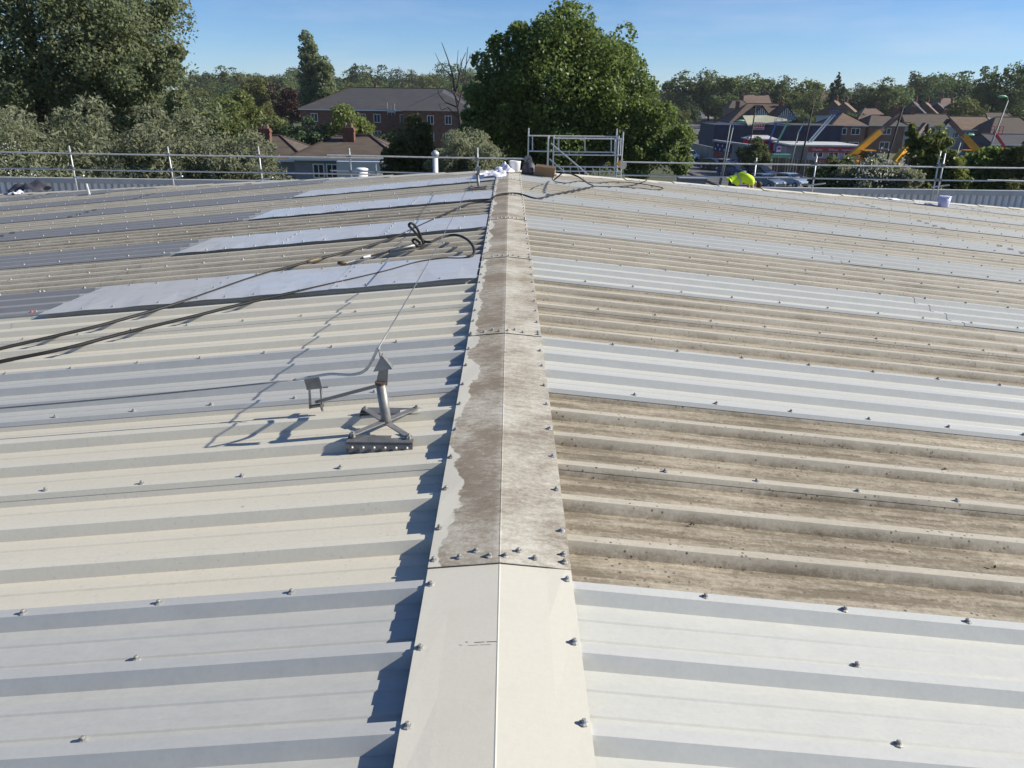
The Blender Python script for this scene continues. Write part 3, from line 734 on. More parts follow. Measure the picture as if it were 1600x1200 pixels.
# lichen tufts and leaves caught on the dirty right slope
for k, (px, py) in enumerate(((1082, 822), (1050, 857), (1475, 735), (1032, 750), (1170, 685), (1550, 889))):
    p = Vector(roof(px, py, PAN-.004)); mb = MB()
    for q in range(7):
        a = random.uniform(0, 6.28); r_ = random.uniform(.008, .020); c_ = p+Vector((random.uniform(-.012, .012), random.uniform(-.008, .008), .004))
        mb.add([c_, c_+Vector((r_*math.cos(a), r_*math.sin(a)*.6, .006)), c_+Vector((r_*math.cos(a+.8), r_*math.sin(a+.8)*.6, .012))], [(0, 1, 2)])
    single(mb, 'moss_tuft', 'rust', 'small rusty brown tuft on the dirty sheets of the right slope', 'moss', 'moss tufts on the dirty sheets', loc=tuple(p))

# ================================================================== SCAFFOLD ROUND THE FAR END
YS = 26.05
def sx(px, Y=YS): return at(px, 260, Y)[0]
def couple(mb, p): mb.box(p, (.09, .09, .09)); mb.cyl(Vector(p)+Vector((0, -.10, .0)), Vector(p)+Vector((0, .04, 0)), .018, n=6)
def guardrail(label, posts, rails, stubs):
    root = thing('scaffold_guardrail', label, 'scaffold', (sx(posts[0][0]), YS, -1.88))
    for px, top in posts:
        x = sx(px); lean = random.uniform(-.03, .03); mb = MB(); mb.tube([(x+.03, YS, -1.88), (x+lean, YS, top)], .0245, 8); po = part(mb, 'post', 'galv', root, True)
        for rz_ in (-.35, -.82):
            if rz_ < top: mb = MB(); mb.box((x, YS-.05, rz_), (.09, .11, .09)); part(mb, 'coupler', 'galv_dark', po)
    for (xa, za), (xb, zb_), yo in rails:
        mb = MB(); mid = ((xa+xb)/2, YS-.09+yo, (za+zb_)/2-.012); mb.tube([(xa, YS-.09+yo, za), mid, (xb, YS-.09+yo, zb_)], .0245, 12); part(mb, 'rail', 'galv', root)
    for px, z in stubs:
        x = sx(px); mb = MB(); mb.tube([(x-.05, YS-.07, z), (x+.42, YS-.30, z+.10)], .024, 10); part(mb, 'stub_tube', 'galv', root)
    return root
X = sx
guardrail('galvanised tube guardrail along the parapet left of the platform', [(-130, -.05), (113, -.12), (267, -.10), (407, -.06), (548, -.08), (588, -.55), (745, .0)],
          [((X(-160), -.33), (X(600), -.37), 0), ((X(513), -.30), (X(826), -.33), .06), ((X(-160), -.83), (X(598), -.88), 0), ((X(516), -.78), (X(826), -.85), .06)], [(116, -1.12), (269, -1.10), (409, -1.10)])
guardrail('galvanised tube guardrail along the parapet right of the platform', [(1179, -.20), (1273, -.12), (1465, .08), (1472, .02), (1700, 0)],
          [((X(972), -.385), (X(1240), -.39), 0), ((X(1238), -.40), (X(1760), -.40), .03), ((X(972), -.80), (X(1250), -.80), 0), ((X(1247), -.82), (X(1560), -.82), .03), ((X(1545), -.80), (X(1760), -.83), 0)], [(1268, -1.05), (1462, -1.05)])
# loading gate / platform frame
gt = thing('scaffold_platform', 'galvanised scaffold platform gate with lattice beam behind the ridge', 'scaffold', (sx(826), 26.4, -1.9))
def gp(px, py, Y): return Vector(at(px, py, Y))
BY, FY = 26.75, 26.2
def gtube(a, b, name='rail', r=.0245, par=gt, mat='galv'):
    mb = MB(); mb.tube([a, b], r, 10); return part(mb, name, mat, par)
for px, py in ((826, 200), (964, 201), (974, 206)):
    q = gp(px, py, BY); gtube((q.x, q.y, -1.9), q, 'post')
gtube(gp(824, 212, BY), gp(968, 213.5, BY)); gtube(gp(826, 236, BY), gp(962, 238, BY))
for px in (832, 873, 914, 955): gtube(gp(px, 212.5, BY), gp(px, 237, BY), 'upright', .02)
for px in (857, 865.5, 967): q = gp(px, 212, FY); gtube((q.x, q.y, -1.9), q, 'post', .032 if px == 857 else .0245)
gtube(gp(864, 216, FY), gp(972, 217, FY)); gtube(gp(864, 241.5, FY), gp(971, 242.5, FY))
for a, b in (((861, 224), (919, 273)), ((859, 249), (881, 268))): gtube(gp(*a, 26.0), gp(*b, 24.6), 'brace', .022)
lb = gtube(gp(858, 260, FY), gp(967, 261, FY), 'lattice_beam'); gtube(gp(858, 267, FY), gp(972, 268, FY), 'chord', .022, lb); gtube(gp(862, 274.5, FY), gp(972, 275, FY), 'chord', .022, lb)
for k in range(9):
    px = 868+k*11.5; gtube(gp(px, 260.5, FY), gp(px+(4 if k % 2 else 0), 274.5, FY), 'rung', .014, lb)
for px in (961, 970): gtube(gp(px, 217, 26.45), gp(px-1, 243, 26.45), 'upright', .02)
for px, py, mt_ in ((825, 249, 'galv_dark'), (973, 258, 'galv')):
    c_ = gp(px, py, 26.0); mb = MB(); mb.tube([c_+Vector((0, -.03, 0)), c_+Vector((0, .02, 0))], .13, 16); part(mb, 'coupler_disc', mt_, gt)
c_ = gp(967, 256, 25.9); mb = MB(); mb.box(c_, (.10, .08, .10)); part(mb, 'clamp', 'machine_yellow', gt)

# ================================================================== THE WORKER
YW = 24.9; wp = at(1157, 290, YW); WZ = ZE + (YE-YW)*.2285 + .012 - .23
wk = thing('person', 'worker in a yellow hi-vis vest bent over beyond the roof hip', 'person', (wp[0], YW, WZ))
def skin(name, verts, edges, radii, mat, root, sub=2):
    me = bpy.data.meshes.new(name); me.from_pydata(verts, edges, []); me.materials.append(MATS[mat])
    o = link(name, me, root); md = o.modifiers.new('skin', 'SKIN'); md.use_smooth_shade = True
    for sv, r_ in zip(me.skin_vertices[0].data, radii): sv.radius = (r_, r_) if not isinstance(r_, tuple) else r_
    me.skin_vertices[0].data[0].use_root = True
    sd = o.modifiers.new('sub', 'SUBSURF'); sd.levels = sub; sd.render_levels = sub; return o
# facing +x, hips at x=-.25, back nearly level, head hanging to the right
V = [(-.30, 0, .88), (-.17, 0, 1.02), (.02, 0, 1.10), (.20, 0, 1.08), (.34, 0, 1.00), (.44, 0, .93), (.53, 0, .86),
     (-.28, .11, .84), (-.06, .15, .62), (-.26, .13, .32), (-.10, .14, .27), (-.28, -.11, .84), (-.04, -.15, .62), (-.24, -.13, .32), (-.08, -.14, .27),
     (.28, .19, 1.00), (.33, .24, .74), (.45, .22, .52), (.50, .20, .43), (.28, -.19, 1.00), (.31, -.24, .74), (.44, -.22, .52), (.49, -.20, .43)]
E_ = [(0, 1), (1, 2), (2, 3), (3, 4), (4, 5), (5, 6), (0, 7), (7, 8), (8, 9), (9, 10), (0, 11), (11, 12), (12, 13), (13, 14), (3, 15), (15, 16), (16, 17), (17, 18), (3, 19), (19, 20), (20, 21), (21, 22)]
RD = [.14, .14, .15, .14, .06, .075, .085, .09, .065, .045, .045, .09, .065, .045, .045, .06, .048, .036, .034, .06, .048, .036, .034]
skin('body', V, E_, RD, 'skin', wk)
skin('trousers', [V[i] for i in (0, 7, 8, 9, 11, 12, 13)]+[(-.22, 0, .97)], [(0, 1), (1, 2), (2, 3), (0, 4), (4, 5), (5, 6), (0, 7)], [.165, .11, .085, .07, .11, .085, .07, .155], 'dark_trousers', wk)
skin('hi_vis_vest', [V[1], V[2], V[3], (.33, 0, 1.03), V[15], (.31, .225, .86), V[19], (.30, -.225, .86), (-.26, 0, .96)], [(0, 1), (1, 2), (2, 3), (2, 4), (4, 5), (2, 6), (6, 7), (0, 8)], [.185, .20, .19, .12, .10, .085, .10, .085, .175], 'hi_vis', wk)
for c0, tl, r_ in (((-.10, 0, 1.065), .5, .205), ((.10, 0, 1.10), .1, .212)):
    mb = MB(); n_ = 20; ring = []
    for sft in (-.028, .028):
        for j in range(n_):
            a = 2*math.pi*j/n_; ring.append((c0[0]+sft*math.cos(tl)-math.sin(tl)*r_*math.sin(a)*1.0, c0[1]+r_*math.cos(a), c0[2]-.01+sft*math.sin(tl)+r_*math.sin(a)*math.cos(tl)))
    mb.add(ring, [(j, (j+1) % n_, n_+(j+1) % n_, n_+j) for j in range(n_)]); part(mb, 'reflective_band', 'reflective', wk, True, True)
mb = MB(); hc = Vector((.535, 0, .87)); ax = Vector((.55, 0, -.5)).normalized()
mb.tube([hc-ax*.06+Vector((-.0, 0, .03)), hc+Vector((.02, 0, .025)), hc+ax*.06+Vector((.03, 0, .02)), hc+ax*.115], [.07, .108, .10, .03], 12); part(mb, 'hair', 'dark_hair', wk, True, True)
for s in (-1, 1):
    for f in range(5):
        b0_ = Vector((.50, s*.20, .43)); mb = MB(); dx_ = (f-1.5)*.018 if f < 4 else -.04
        b1_ = b0_+Vector((dx_+.01, 0, -.05+(.03 if f == 4 else 0))); b2_ = b1_+Vector((.005, -s*.015, -.035)); mb.tube([b0_+Vector((dx_*.6, 0, 0)), b1_, b2_], [.010, .009, .006], 6); part(mb, 'finger', 'skin', wk, True, True)
    mb = MB(); fx = -.19 if s > 0 else -.17; mb.tube([(fx-.10, s*.135, .28), (fx, s*.135, .29), (fx+.13, s*.14, .27), (fx+.17, s*.14, .265)], [.05, .055, .045, .03], 8); part(mb, 'boot', 'machine_black', wk, True, True)

# ================================================================== TREES
def unit(n):
    v = rng.normal(size=(n, 3)); return v/np.linalg.norm(v, axis=1, keepdims=True)
def leaf_mesh(name, pos, nrm, size, aspect, mat, jitter=.5, droop=0.0):
    n = len(pos)
    nr = nrm*(1-jitter)+unit(n)*jitter*1.15; nr /= np.linalg.norm(nr, axis=1, keepdims=True)
    t = unit(n); t[:, 2] -= droop; t -= nr*(t*nr).sum(1, keepdims=True); t /= np.linalg.norm(t, axis=1, keepdims=True)+1e-9
    b = np.cross(nr, t); s = (size*rng.uniform(.6, 1.3, n))[:, None]
    V4 = np.stack([pos-t*s*.5, pos+b*s*aspect*.5+nr*s*.06, pos+t*s*.5, pos-b*s*aspect*.5+nr*s*.06], 1).reshape(-1, 3)
    me = bpy.data.meshes.new(name); me.vertices.add(4*n); me.vertices.foreach_set('co', V4.astype(np.float32).ravel())
    me.loops.add(4*n); me.loops.foreach_set('vertex_index', np.arange(4*n, dtype=np.int32))
    me.polygons.add(n); me.polygons.foreach_set('loop_start', np.arange(0, 4*n, 4, dtype=np.int32)); me.polygons.foreach_set('loop_total', np.full(n, 4, np.int32))
    a = me.attributes.new('rnd', 'FLOAT', 'FACE'); a.data.foreach_set('value', np.clip(rng.normal(.45, .25, n), 0, 1).astype(np.float32))
    me.update(calc_edges=True); me.materials.append(MATS[mat]); return me
def crown(envs, n, size, aspect=.62, subs=36, subr=.30, mat='wood_leaf', jitter=.5, inner=.25, droop=0.0, lump=.5, name='crown'):
    """envs: (cx,cy,cz,rx,ry,rz) ellipsoids; the crown is made of many leafy sub-clumps spread through them"""
    envs = np.array(envs, float); vol = envs[:, 3]*envs[:, 4]*envs[:, 5]; wt = vol**(2/3); wt /= wt.sum()
    P, NN = [], []
    for e, w_ in zip(envs, wt):
        k = max(4, int(subs*w_*len(envs)**.3)); d = unit(k); rr = rng.uniform(.35, .92, k)[:, None]**.7
        cs = e[:3]+d*rr*e[3:]; mr = e[3:].mean()*subr; r_ = mr*rng.uniform(.6, 1.25, k)
        per = (r_**2); per = np.maximum(20, (n*w_*(1-inner)*per/per.sum())).astype(int)
        for c_, rad, m_ in zip(cs, r_, per):
            u = unit(m_); bias = (c_-e[:3])/e[3:]; u = u+bias*.5; u /= np.linalg.norm(u, axis=1, keepdims=True)
            q = rng.uniform(lump, 1.0, m_)[:, None]**.6; tuft = 1+.22*np.sin(u[:, :1]*7+c_[0])*np.cos(u[:, 1:2]*6+c_[1])*np.cos(u[:, 2:]*7)
            P.append(c_+u*q*rad*tuft*np.array([1.08, 1.08, .92])+rng.normal(size=(m_, 3))*rad*.07); NN.append(u*.7+np.array([0, 0, .5]))
        m_ = int(n*w_*inner); u = unit(m_); P.append(e[:3]+u*rng.uniform(.15, .8, m_)[:, None]*e[3:]); NN.append(u)
    return leaf_mesh(name, np.concatenate(P), np.concatenate(NN), size, aspect, mat, jitter, droop)
def limbs(base, h, r, targets, lean=(0, 0), n=7):
    mb = MB(); base = Vector(base); top = base+Vector((lean[0], lean[1], h))
    mb.tube([base+Vector((0, 0, -.2)), base.lerp(top, .3)+Vector((.05*h*.3, 0, 0)), base.lerp(top, .65), top], [r*1.25, r, r*.7, r*.35], n)
    for t in targets:
        t = Vector(t); k = random.uniform(.3, .75); a = base.lerp(top, k); mid = a.lerp(t, .5)+Vector((random.uniform(-.3, .3), random.uniform(-.3, .3), (t-a).length*.12))
        mb.tube([a, mid, t], [r*.45, r*.28, r*.08], 5)
    return mb
def tree(name, label, loc, crown_me, trunk_mb, group=None, cat='tree', bark='bark', rot=0, sc=(1, 1, 1)):
    root = thing(name, label, cat, loc, group); root.rotation_euler = (0, 0, rot); root.scale = sc
    link('crown', crown_me, root); part(trunk_mb, 'trunk', bark, root, True, True); return root
def env_px(boxes, Y, base_xy, dep=1.0):
    """ellipsoids given by the part of the view they fill at distance Y: (px, py, rpx, rpy, dy)"""
    out = []
    for px, py, rx, ry, dy in boxes:
        c_ = at(px, py, Y+dy); k = (Y+dy)/FPX*1.03
        out.append((c_[0]-base_xy[0], c_[1]-base_xy[1], c_[2]-GZ, rx*k, rx*k*dep, ry*k))
    return out
# -- the big lime behind the ridge
Y = 42; bx_, by_ = at(893, 200, Y)[0], Y
en = env_px([(880, 120, 112, 92, 0), (775, 165, 58, 62, -1), (955, 165, 78, 82, 0), (1020, 215, 58, 62, -1), (880, 215, 125, 75, 1), (930, 98, 60, 52, 0), (810, 98, 62, 46, 0), (875, 62, 58, 42, 0), (1045, 235, 33, 42, -2), (750, 190, 38, 44, -2)], Y, (bx_, by_), .9)
tree('lime_tree', 'large dense dark green tree behind the scaffold platform', (bx_, by_, GZ), crown(en, 110000, .17, .8, 150, .28, 'lime_leaf', .58, .16), limbs((0, 0, 0), 10, .38, [(e[0], e[1], e[2]) for e in en]))
# -- tall poplar at the left
Y = 38; bx_, by_ = at(70, 200, Y)[0], Y
en = env_px([(40, 20, 210, 150, 0), (180, 60, 95, 100, -1), (225, 140, 95, 90, -2), (60, 150, 160, 90, 0), (255, 175, 75, 70, -2), (-140, 80, 140, 160, 2), (20, -120, 180, 110, 1), (275, 112, 42, 40, -3), (215, 25, 52, 70, 0), (120, 70, 120, 110, -1)], Y, (bx_, by_), .8)
tree('poplar_tree', 'tall grey-green tree towering over the willow bushes', (bx_, by_, GZ), crown(en, 150000, .165, .66, 190, .25, 'poplar_leaf', .62, .12), limbs((0, 0, 0), 15, .40, [(e[0], e[1], e[2]) for e in en]))
# -- willow bushes along the left
def bush_px(name, label, boxes, Y, n, size, aspect, mat, group=None, subs=40, bark='bark', jit=.5, cat='bush', subr=.34, droop=0):
    bx_ = at(boxes[0][0], 250, Y)[0]; en = env_px(boxes, Y, (bx_, Y), .7)
    tg = [(e[0]+random.uniform(-.5, .5)*e[3], e[1], e[2]+.2*e[5]) for e in en for _ in range(3)]
    return tree(name, label, (bx_, Y, terrain(bx_, Y)), crown(en, n, size, aspect, subs, subr, mat, jit, .3, droop), limbs((0, 0, 0), max(1.5, (at(0, boxes[0][1], Y)[2]-GZ)*.7), .12, tg), group, cat, bark)
bush_px('willow_bush', 'silvery willow bush under the tall tree, behind bare twigs', [(60, 245, 130, 62, 0), (120, 225, 90, 48, 1), (-30, 235, 90, 55, 0), (90, 300, 150, 60, 0)], 30, 22000, .20, .30, 'willow_leaf', subs=55, jit=.6)
bush_px('willow_bush', 'broad silvery willow bush left of the tiled roofs', [(310, 243, 92, 56, 0), (378, 258, 62, 44, -1), (245, 232, 75, 50, 0), (320, 300, 130, 50, 0), (425, 276, 36, 26, -1)], 31, 26000, .20, .32, 'willow_leaf', subs=60, jit=.6)
bush_px('willow_bush', 'pale silvery willow bush below the dead branches', [(725, 240, 44, 48, 0), (760, 255, 36, 40, 0), (700, 265, 30, 34, 0), (730, 290, 60, 40, 0)], 34, 17000, .17, .30, 'willow_leaf', subs=40)
bush_px('leafy_shrub', 'green leafy shrub beside the pale willow and white flue', [(637, 228, 38, 44, 0), (660, 250, 38, 38, 0), (616, 255, 28, 32, 0), (640, 290, 56, 34, 0)], 44, 14000, .24, .6, 'olive_leaf', subs=34)
# -- bare twig bush
def twigs(name, label, px, Y, n, ln, mat, spread, cat, base_z=None, r0=.02, gens=1):
    c_ = at(px, 300, Y); bz = terrain(c_[0], Y) if base_z is None else base_z; mb = MB()
    for i in range(n):
        d = Vector((random.uniform(-1, 1)*spread, random.uniform(-.6, .6)*spread, 1)).normalized(); L = ln*random.uniform(.6, 1.05)
        p0 = Vector((c_[0]+random.uniform(-.5, .5), Y+random.uniform(-.4, .4), bz)); q1 = p0+d*L*.5+Vector((0, 0, .1)); q2 = p0+d*L+Vector((d.x*L*.25, 0, -.1*L))
        mb.tube([p0, q1, q2], [r0, r0*.7, r0*.3], 4)
    return single(mb, name, mat, label, cat, loc=(c_[0], Y, bz))
twigs('bare_bush', 'bare brown twigs sticking up behind the parapet', 85, 29.2, 70, 7.2, 'twig', .42, 'bush')
# -- dead tree
Y = 66; b_ = at(722, 190, Y); mb = MB(); dz = terrain(b_[0], Y)
def P_(px, py): return at(px, py, Y+random.uniform(-.3, .3))
for pts, r0 in (([(722, 330), (720, 200), (716, 168), (711, 150)], .22), ([(711, 150), (708, 120), (699, 90), (690, 66)], .09), ([(708, 122), (694, 108), (686, 96), (680, 83)], .06), ([(711, 150), (718, 118), (722, 95), (728, 82)], .08), ([(718, 118), (714, 100), (716, 78)], .05),
                ([(716, 165), (726, 130), (728, 105), (731, 73)], .08), ([(726, 130), (720, 108), (720, 90)], .05), ([(716, 168), (696, 160), (686, 148), (684, 140)], .07), ([(722, 190), (700, 168), (690, 172), (684, 160)], .05), ([(716, 160), (705, 140), (692, 134)], .05), ([(724, 110), (733, 92), (735, 82)], .04)):
    mb.tube([P_(*q) for q in pts], [r0*(1-.75*i/(len(pts)-1)) for i in range(len(pts))], 6)
single(mb, 'dead_tree', 'dead_bark', 'leafless dead tree with forked branches beside the large dark tree', 'tree', loc=(b_[0], Y, dz))

# -- mid distance trees, each with its own look
def mid(name, label, px, top, wpx, Y, mat, n=7000, size=.42, low=None, bark='bark', subs=34, cat='tree', shape=None, asp=.65, jit=.5, group=None):
    x = at(px, 150, Y)[0]; z0 = terrain(x, Y); zt = at(px, top, Y)[2]; h = zt-z0; rw = wpx/2*Y/FPX
    zl = (.18*h if low is None else low*h)
    if shape == 'column':
        en = [(0, 0, h*.12+h*.86*t, rw*(1.15-.9*max(0, t-.5)), rw*(1.15-.9*max(0, t-.5)), h*.11) for t in np.linspace(.03, .92, 10)]
    elif shape == 'cone':
        en = [(0, 0, h*(.08+.88*t), rw*(1-t)**.8+.03*rw, rw*(1-t)**.8+.03*rw, h*.06) for t in np.linspace(0, 1, 14)]
    else:
        cz = (h+zl)/2; en = [(0, 0, cz, rw*.92, rw*.92, (h-zl)/2)]
        for _ in range(4): a = random.uniform(0, 6.28); en.append((rw*.5*math.cos(a), rw*.5*math.sin(a), cz+random.uniform(-.4, .25)*(h-zl)/2, rw*.55, rw*.55, (h-zl)*.26))
    return tree(name, label, (x, Y, z0), crown(en, n, size, asp, subs, .30, mat, jit, .25), limbs((0, 0, 0), h*.7, max(.12, h*.018), [(e[0]*.8, e[1]*.8, e[2]) for e in en[:6]]), group, cat, bark)
mid('lombardy_poplar', 'tall narrow poplar column rising above the tree line', 488, 52, 34, 160, 'poplar_leaf', 13000, .5, shape='column', subs=130)
mid('lombardy_poplar', 'shorter narrow poplar tucked against the taller poplar column', 509, 84, 36, 158, 'poplar_leaf', 11000, .5, shape='column', subs=110)
mid('copper_beech', 'dark purple-leaved tree beside the slate roofed block', 452, 126, 66, 170, 'copper_leaf', 5000, .6)
mid('round_tree', 'olive green round tree between the copper tree and the tall grey-green tree', 402, 119, 56, 180, 'olive_leaf', 5000, .6)
mid('round_tree', 'yellow-green rounded tree just right of the tall grey-green tree', 372, 132, 62, 120, 'bright_leaf', 6000, .45)
mid('round_tree', 'dark leafy tree in front of the copper tree', 425, 172, 66, 105, 'olive_leaf', 6500, .40)
mid('round_tree', 'brown-green tree low beside the broad willow bush', 345, 150, 60, 100, 'olive_leaf', 6000, .40)
mid('fir_tree', 'dark drooping conifer between the two tiled houses and the block', 474, 182, 66, 90, 'conifer_leaf', 7000, .36, low=.05)
mid('leafy_tree', 'mid green tree hiding part of the brick block', 541, 151, 84, 92, 'bright_leaf', 11000, .36, low=.1)
mid('leafy_tree', 'green tree tip in front of the brick block beside the willow', 655, 192, 30, 70, 'bright_leaf', 3000, .3, low=.1)
mid('leafy_tree', 'dark tree under the brick block behind the houses', 600, 205, 46, 98, 'conifer_leaf', 4500, .36, low=.05)
# -- the wooded horizon: a handful of crowns copied as single trees
PROTO = []
for k in range(6):
    h = 17+random.uniform(-2, 3); rw = random.uniform(6.5, 9); cz = h*.52
    en = [(0, 0, cz, rw*.9, rw*.9, h*.46)]
    for _ in range(5): a = random.uniform(0, 6.28); en.append((rw*.55*math.cos(a), rw*.55*math.sin(a), cz+random.uniform(-.25, .22)*h, rw*.5, rw*.5, h*.2))
    PROTO.append((crown(en, 5600, .80, .7, 26, .36, ('wood_leaf', 'olive_leaf', 'wood_leaf', 'conifer_leaf', 'wood_leaf', 'olive_leaf')[k], .5, .25), limbs((0, 0, 0), h*.6, .35, [(e[0], e[1], e[2]) for e in en[1:]]).mesh('trunk', 'bark'), h))
def far_tree(px, top, Y, label, group, k=None, wf=1.0):
    cr, tk, h = PROTO[random.randrange(6) if k is None else k]
    x = at(px, 150, Y)[0]; z0 = terrain(x, Y); hh = at(px, top, Y)[2]-z0; s = hh/h
    r_ = thing('distant_tree', label, 'tree', (x, Y, z0), group); r_.rotation_euler = (0, 0, random.uniform(0, 6)); r_.scale = (s*wf, s*wf, s)
    link('crown', cr, r_); link('trunk', tk, r_); return r_
px = 300
while px < 745:
    far_tree(px, 112+6*math.sin(px*.05)+random.uniform(-8, 8), random.uniform(430, 520), 'tree in the wooded skyline behind the slate roofed block', 'skyline trees left of the large dark tree', wf=1.15); px += random.uniform(11, 19)
px = 310
while px < 740:
    far_tree(px, 128+random.uniform(-5, 8), random.uniform(290, 360), 'tree in the lower rank below the left skyline', 'lower trees left of the large dark tree', wf=1.2); px += random.uniform(15, 24)
px = 320
while px < 560:
    far_tree(px, 148+random.uniform(-5, 8), random.uniform(200, 240), 'tree in the near belt beside the copper tree', 'near belt trees left of the brick block', wf=1.2); px += random.uniform(20, 30)
px = 1010
while px < 1660:
    far_tree(px, 136+4*math.sin(px*.031)+random.uniform(-6, 5), random.uniform(420, 520), 'tree in the wooded skyline behind the housing estate', 'skyline trees right of the large dark tree', wf=1.15); px += random.uniform(11, 18)
TL = ['behind the edge of the large dark tree', 'broad, beside the road crest', 'slim, above the road crest', 'tallest broad one above the brown roofed house', 'behind the orange roofed house', 'right of the orange roofed house chimney', 'over the left timbered gable', 'over the right timbered gable', 'beside the pale hidden house', 'right of the pointed conifer', 'domed, above the small tan roofed house', 'domed, beside the slim dark pole and terrace', 'above the first terrace house', 'highest dome above the terrace row', 'behind the reddish hip roof', 'between the reddish hip roof and feathery trees', 'small crowned, behind the terrace row']
TS = ['small rounded tree by the road verge below the crest', 'small rounded tree touching the large dark tree above the road', 'small rounded tree at the right end of the timbered hall', 'small rounded tree left of the small tan roofed house', 'small rounded tree behind the brown roofed house', 'small rounded tree under the feathery trees', 'small rounded tree right of the terrace row']
for ti, (px, top, Yd, wf) in enumerate(((1062, 136, 330, 1.1), (1085, 110, 300, 1.3), (1110, 120, 310, 1.1), (1147, 111, 290, 1.35), (1168, 118, 320, 1.0), (1197, 114, 310, 1.15), (1232, 124, 290, 1.15), (1258, 120, 300, 1.2), (1270, 140, 250, 1.0), (1345, 131, 300, 1.1), (1372, 124, 280, 1.2), (1392, 128, 285, 1.1), (1425, 118, 330, 1.1), (1453, 107, 330, 1.25), (1482, 118, 300, 1.1), (1512, 113, 300, 1.2), (1418, 128, 340, 1.0))):
    far_tree(px, top, Yd, 'tall estate tree, '+TL[ti], 'tall trees among the estate houses', wf=wf)
for ti, (px, top, Yd) in enumerate(((1080, 152, 240), (1066, 165, 215), (1255, 172, 200), (1340, 172, 215), (1130, 142, 280), (1530, 152, 230), (1500, 160, 235))):
    far_tree(px, top, Yd, TS[ti], 'small trees between the estate houses', wf=1.0)
mid('fir_tree', 'dark pointed conifer standing above the estate roofs', 1306, 111, 52, 280, 'conifer_leaf', 12000, .6, shape='cone', subs=150)
mid('fir_tree', 'small dark spire conifer on the left skyline', 555, 99, 16, 420, 'conifer_leaf', 1500, 1.0, shape='column')
mid('fir_tree', 'small pointed conifer on the skyline beside the large dark tree', 1020, 119, 12, 400, 'conifer_leaf', 1200, 1.0, shape='cone')
mid('tall_tree', 'tall feathery tree at the right above the lamp post', 1583, 92, 56, 210, 'wood_leaf', 7000, .6, shape='column', subs=60)
mid('tall_tree', 'feathery tree beside the taller feathery tree near the lamp post', 1548, 106, 54, 214, 'wood_leaf', 6500, .6, shape='column', subs=60)
mid('round_tree', 'yellowish round tree behind the long brown roofs', 1518, 150, 58, 190, 'olive_leaf', 5000, .55)
# -- the street tree and the shrubs past the right end of the roof
mid('street_tree', 'dark rounded tree against the mural wall by the parked cars', 1188, 217, 50, 103, 'wood_leaf', 8000, .36, low=.06)
mid('street_tree', 'low green bush by the road beyond the mural wall', 1107, 190, 22, 170, 'bright_leaf', 2500, .4, low=.05)
bush_px('leafy_shrub', 'green shrub behind the parapet right of the parked silver car', [(1290, 277, 30, 22, 0), (1318, 268, 30, 26, 0), (1300, 310, 50, 30, 0)], 36, 9000, .16, .45, 'olive_leaf')
bush_px('leafy_shrub', 'white-flowered shrub behind the parapet', [(1370, 270, 48, 22, 0), (1345, 279, 40, 22, 0), (1405, 277, 36, 22, 0), (1370, 310, 70, 30, 0)], 35, 15000, .16, .45, 'willow_leaf')
bush_px('sapling_tree', 'bright upright sapling rising above the guardrail', [(1462, 225, 24, 36, 0), (1448, 250, 26, 30, 0), (1470, 265, 34, 30, 0), (1455, 300, 46, 40, 0), (1425, 205, 7, 14, 0), (1424, 232, 12, 22, 0)], 36, 12000, .21, .66, 'bright_leaf', cat='tree')
bush_px('sapling_tree', 'lower leafy sapling beside the tall grey lamp post', [(1515, 252, 20, 20, 0), (1540, 248, 22, 22, 0), (1555, 238, 14, 12, 0), (1525, 285, 50, 30, 0)], 37, 10000, .20, .66, 'bright_leaf', cat='tree')
bush_px('leafy_shrub', 'dark green shrub beyond the right end of the guardrail', [(1585, 265, 30, 30, 0), (1610, 250, 34, 34, 0), (1560, 285, 40, 24, 0), (1600, 310, 60, 36, 0)], 36, 12000, .18, .55, 'olive_leaf')
fl = at(1375, 263, 34.2); en = [(0, 0, 0, 1.1, .4, .45)]
P_f = np.array([0, 0, 0])+rng.normal(size=(260, 3))*np.array([.75, .25, .28])
o = link('blossom', leaf_mesh('blossom', P_f, unit(260), .10, .7, 'flower', .8), None); o.location = fl
tag(o, 'white blossom sprays on the shrub behind the parapet', 'blossom', kind='stuff')

# ================================================================== BUILDINGS BEYOND
def frame_axes(rot):
    c, s = math.cos(rot), math.sin(rot); return lambda x, y, z: (c*x-s*y, s*x+c*y, z)
def window(root, F, x, z, wd, ht, y, face=-1, bars=1, frame='upvc'):
    """window in a wall whose outside is the local -y (face=-1) or +y side"""
    mb = MB(); yo = y+face*.03; t = .09
    for c_, d_ in (((x, yo, z+ht/2-t/2), (wd, .08, t)), ((x, yo, z-ht/2+t/2), (wd, .08, t)), ((x-wd/2+t/2, yo, z), (t, .08, ht-2*t)), ((x+wd/2-t/2, yo, z), (t, .08, ht-2*t))): lbox(mb, F, c_, d_)
    for b in range(bars): lbox(mb, F, (x-wd/2+wd*(b+1)/(bars+1), yo, z), (t*.8, .07, ht-2*t))
    f = part(mb, 'window', frame, root, local=True)
    mb = MB(); lbox(mb, F, (x, y+face*.012, z), (wd-2*t+.02, .02, ht-2*t+.02)); part(mb, 'pane', 'pane', f, local=True)
    return f
def lbox(mb, F, c_, d_):
    x, y, z = d_[0]/2, d_[1]/2, d_[2]/2
    vs = [F(c_[0]+a*x, c_[1]+b*y, c_[2]+e*z) for a in (-1, 1) for b in (-1, 1) for e in (-1, 1)]
    mb.add(vs, [(0, 1, 3, 2), (4, 6, 7, 5), (0, 4, 5, 1), (2, 3, 7, 6), (0, 2, 6, 4), (1, 5, 7, 3)])
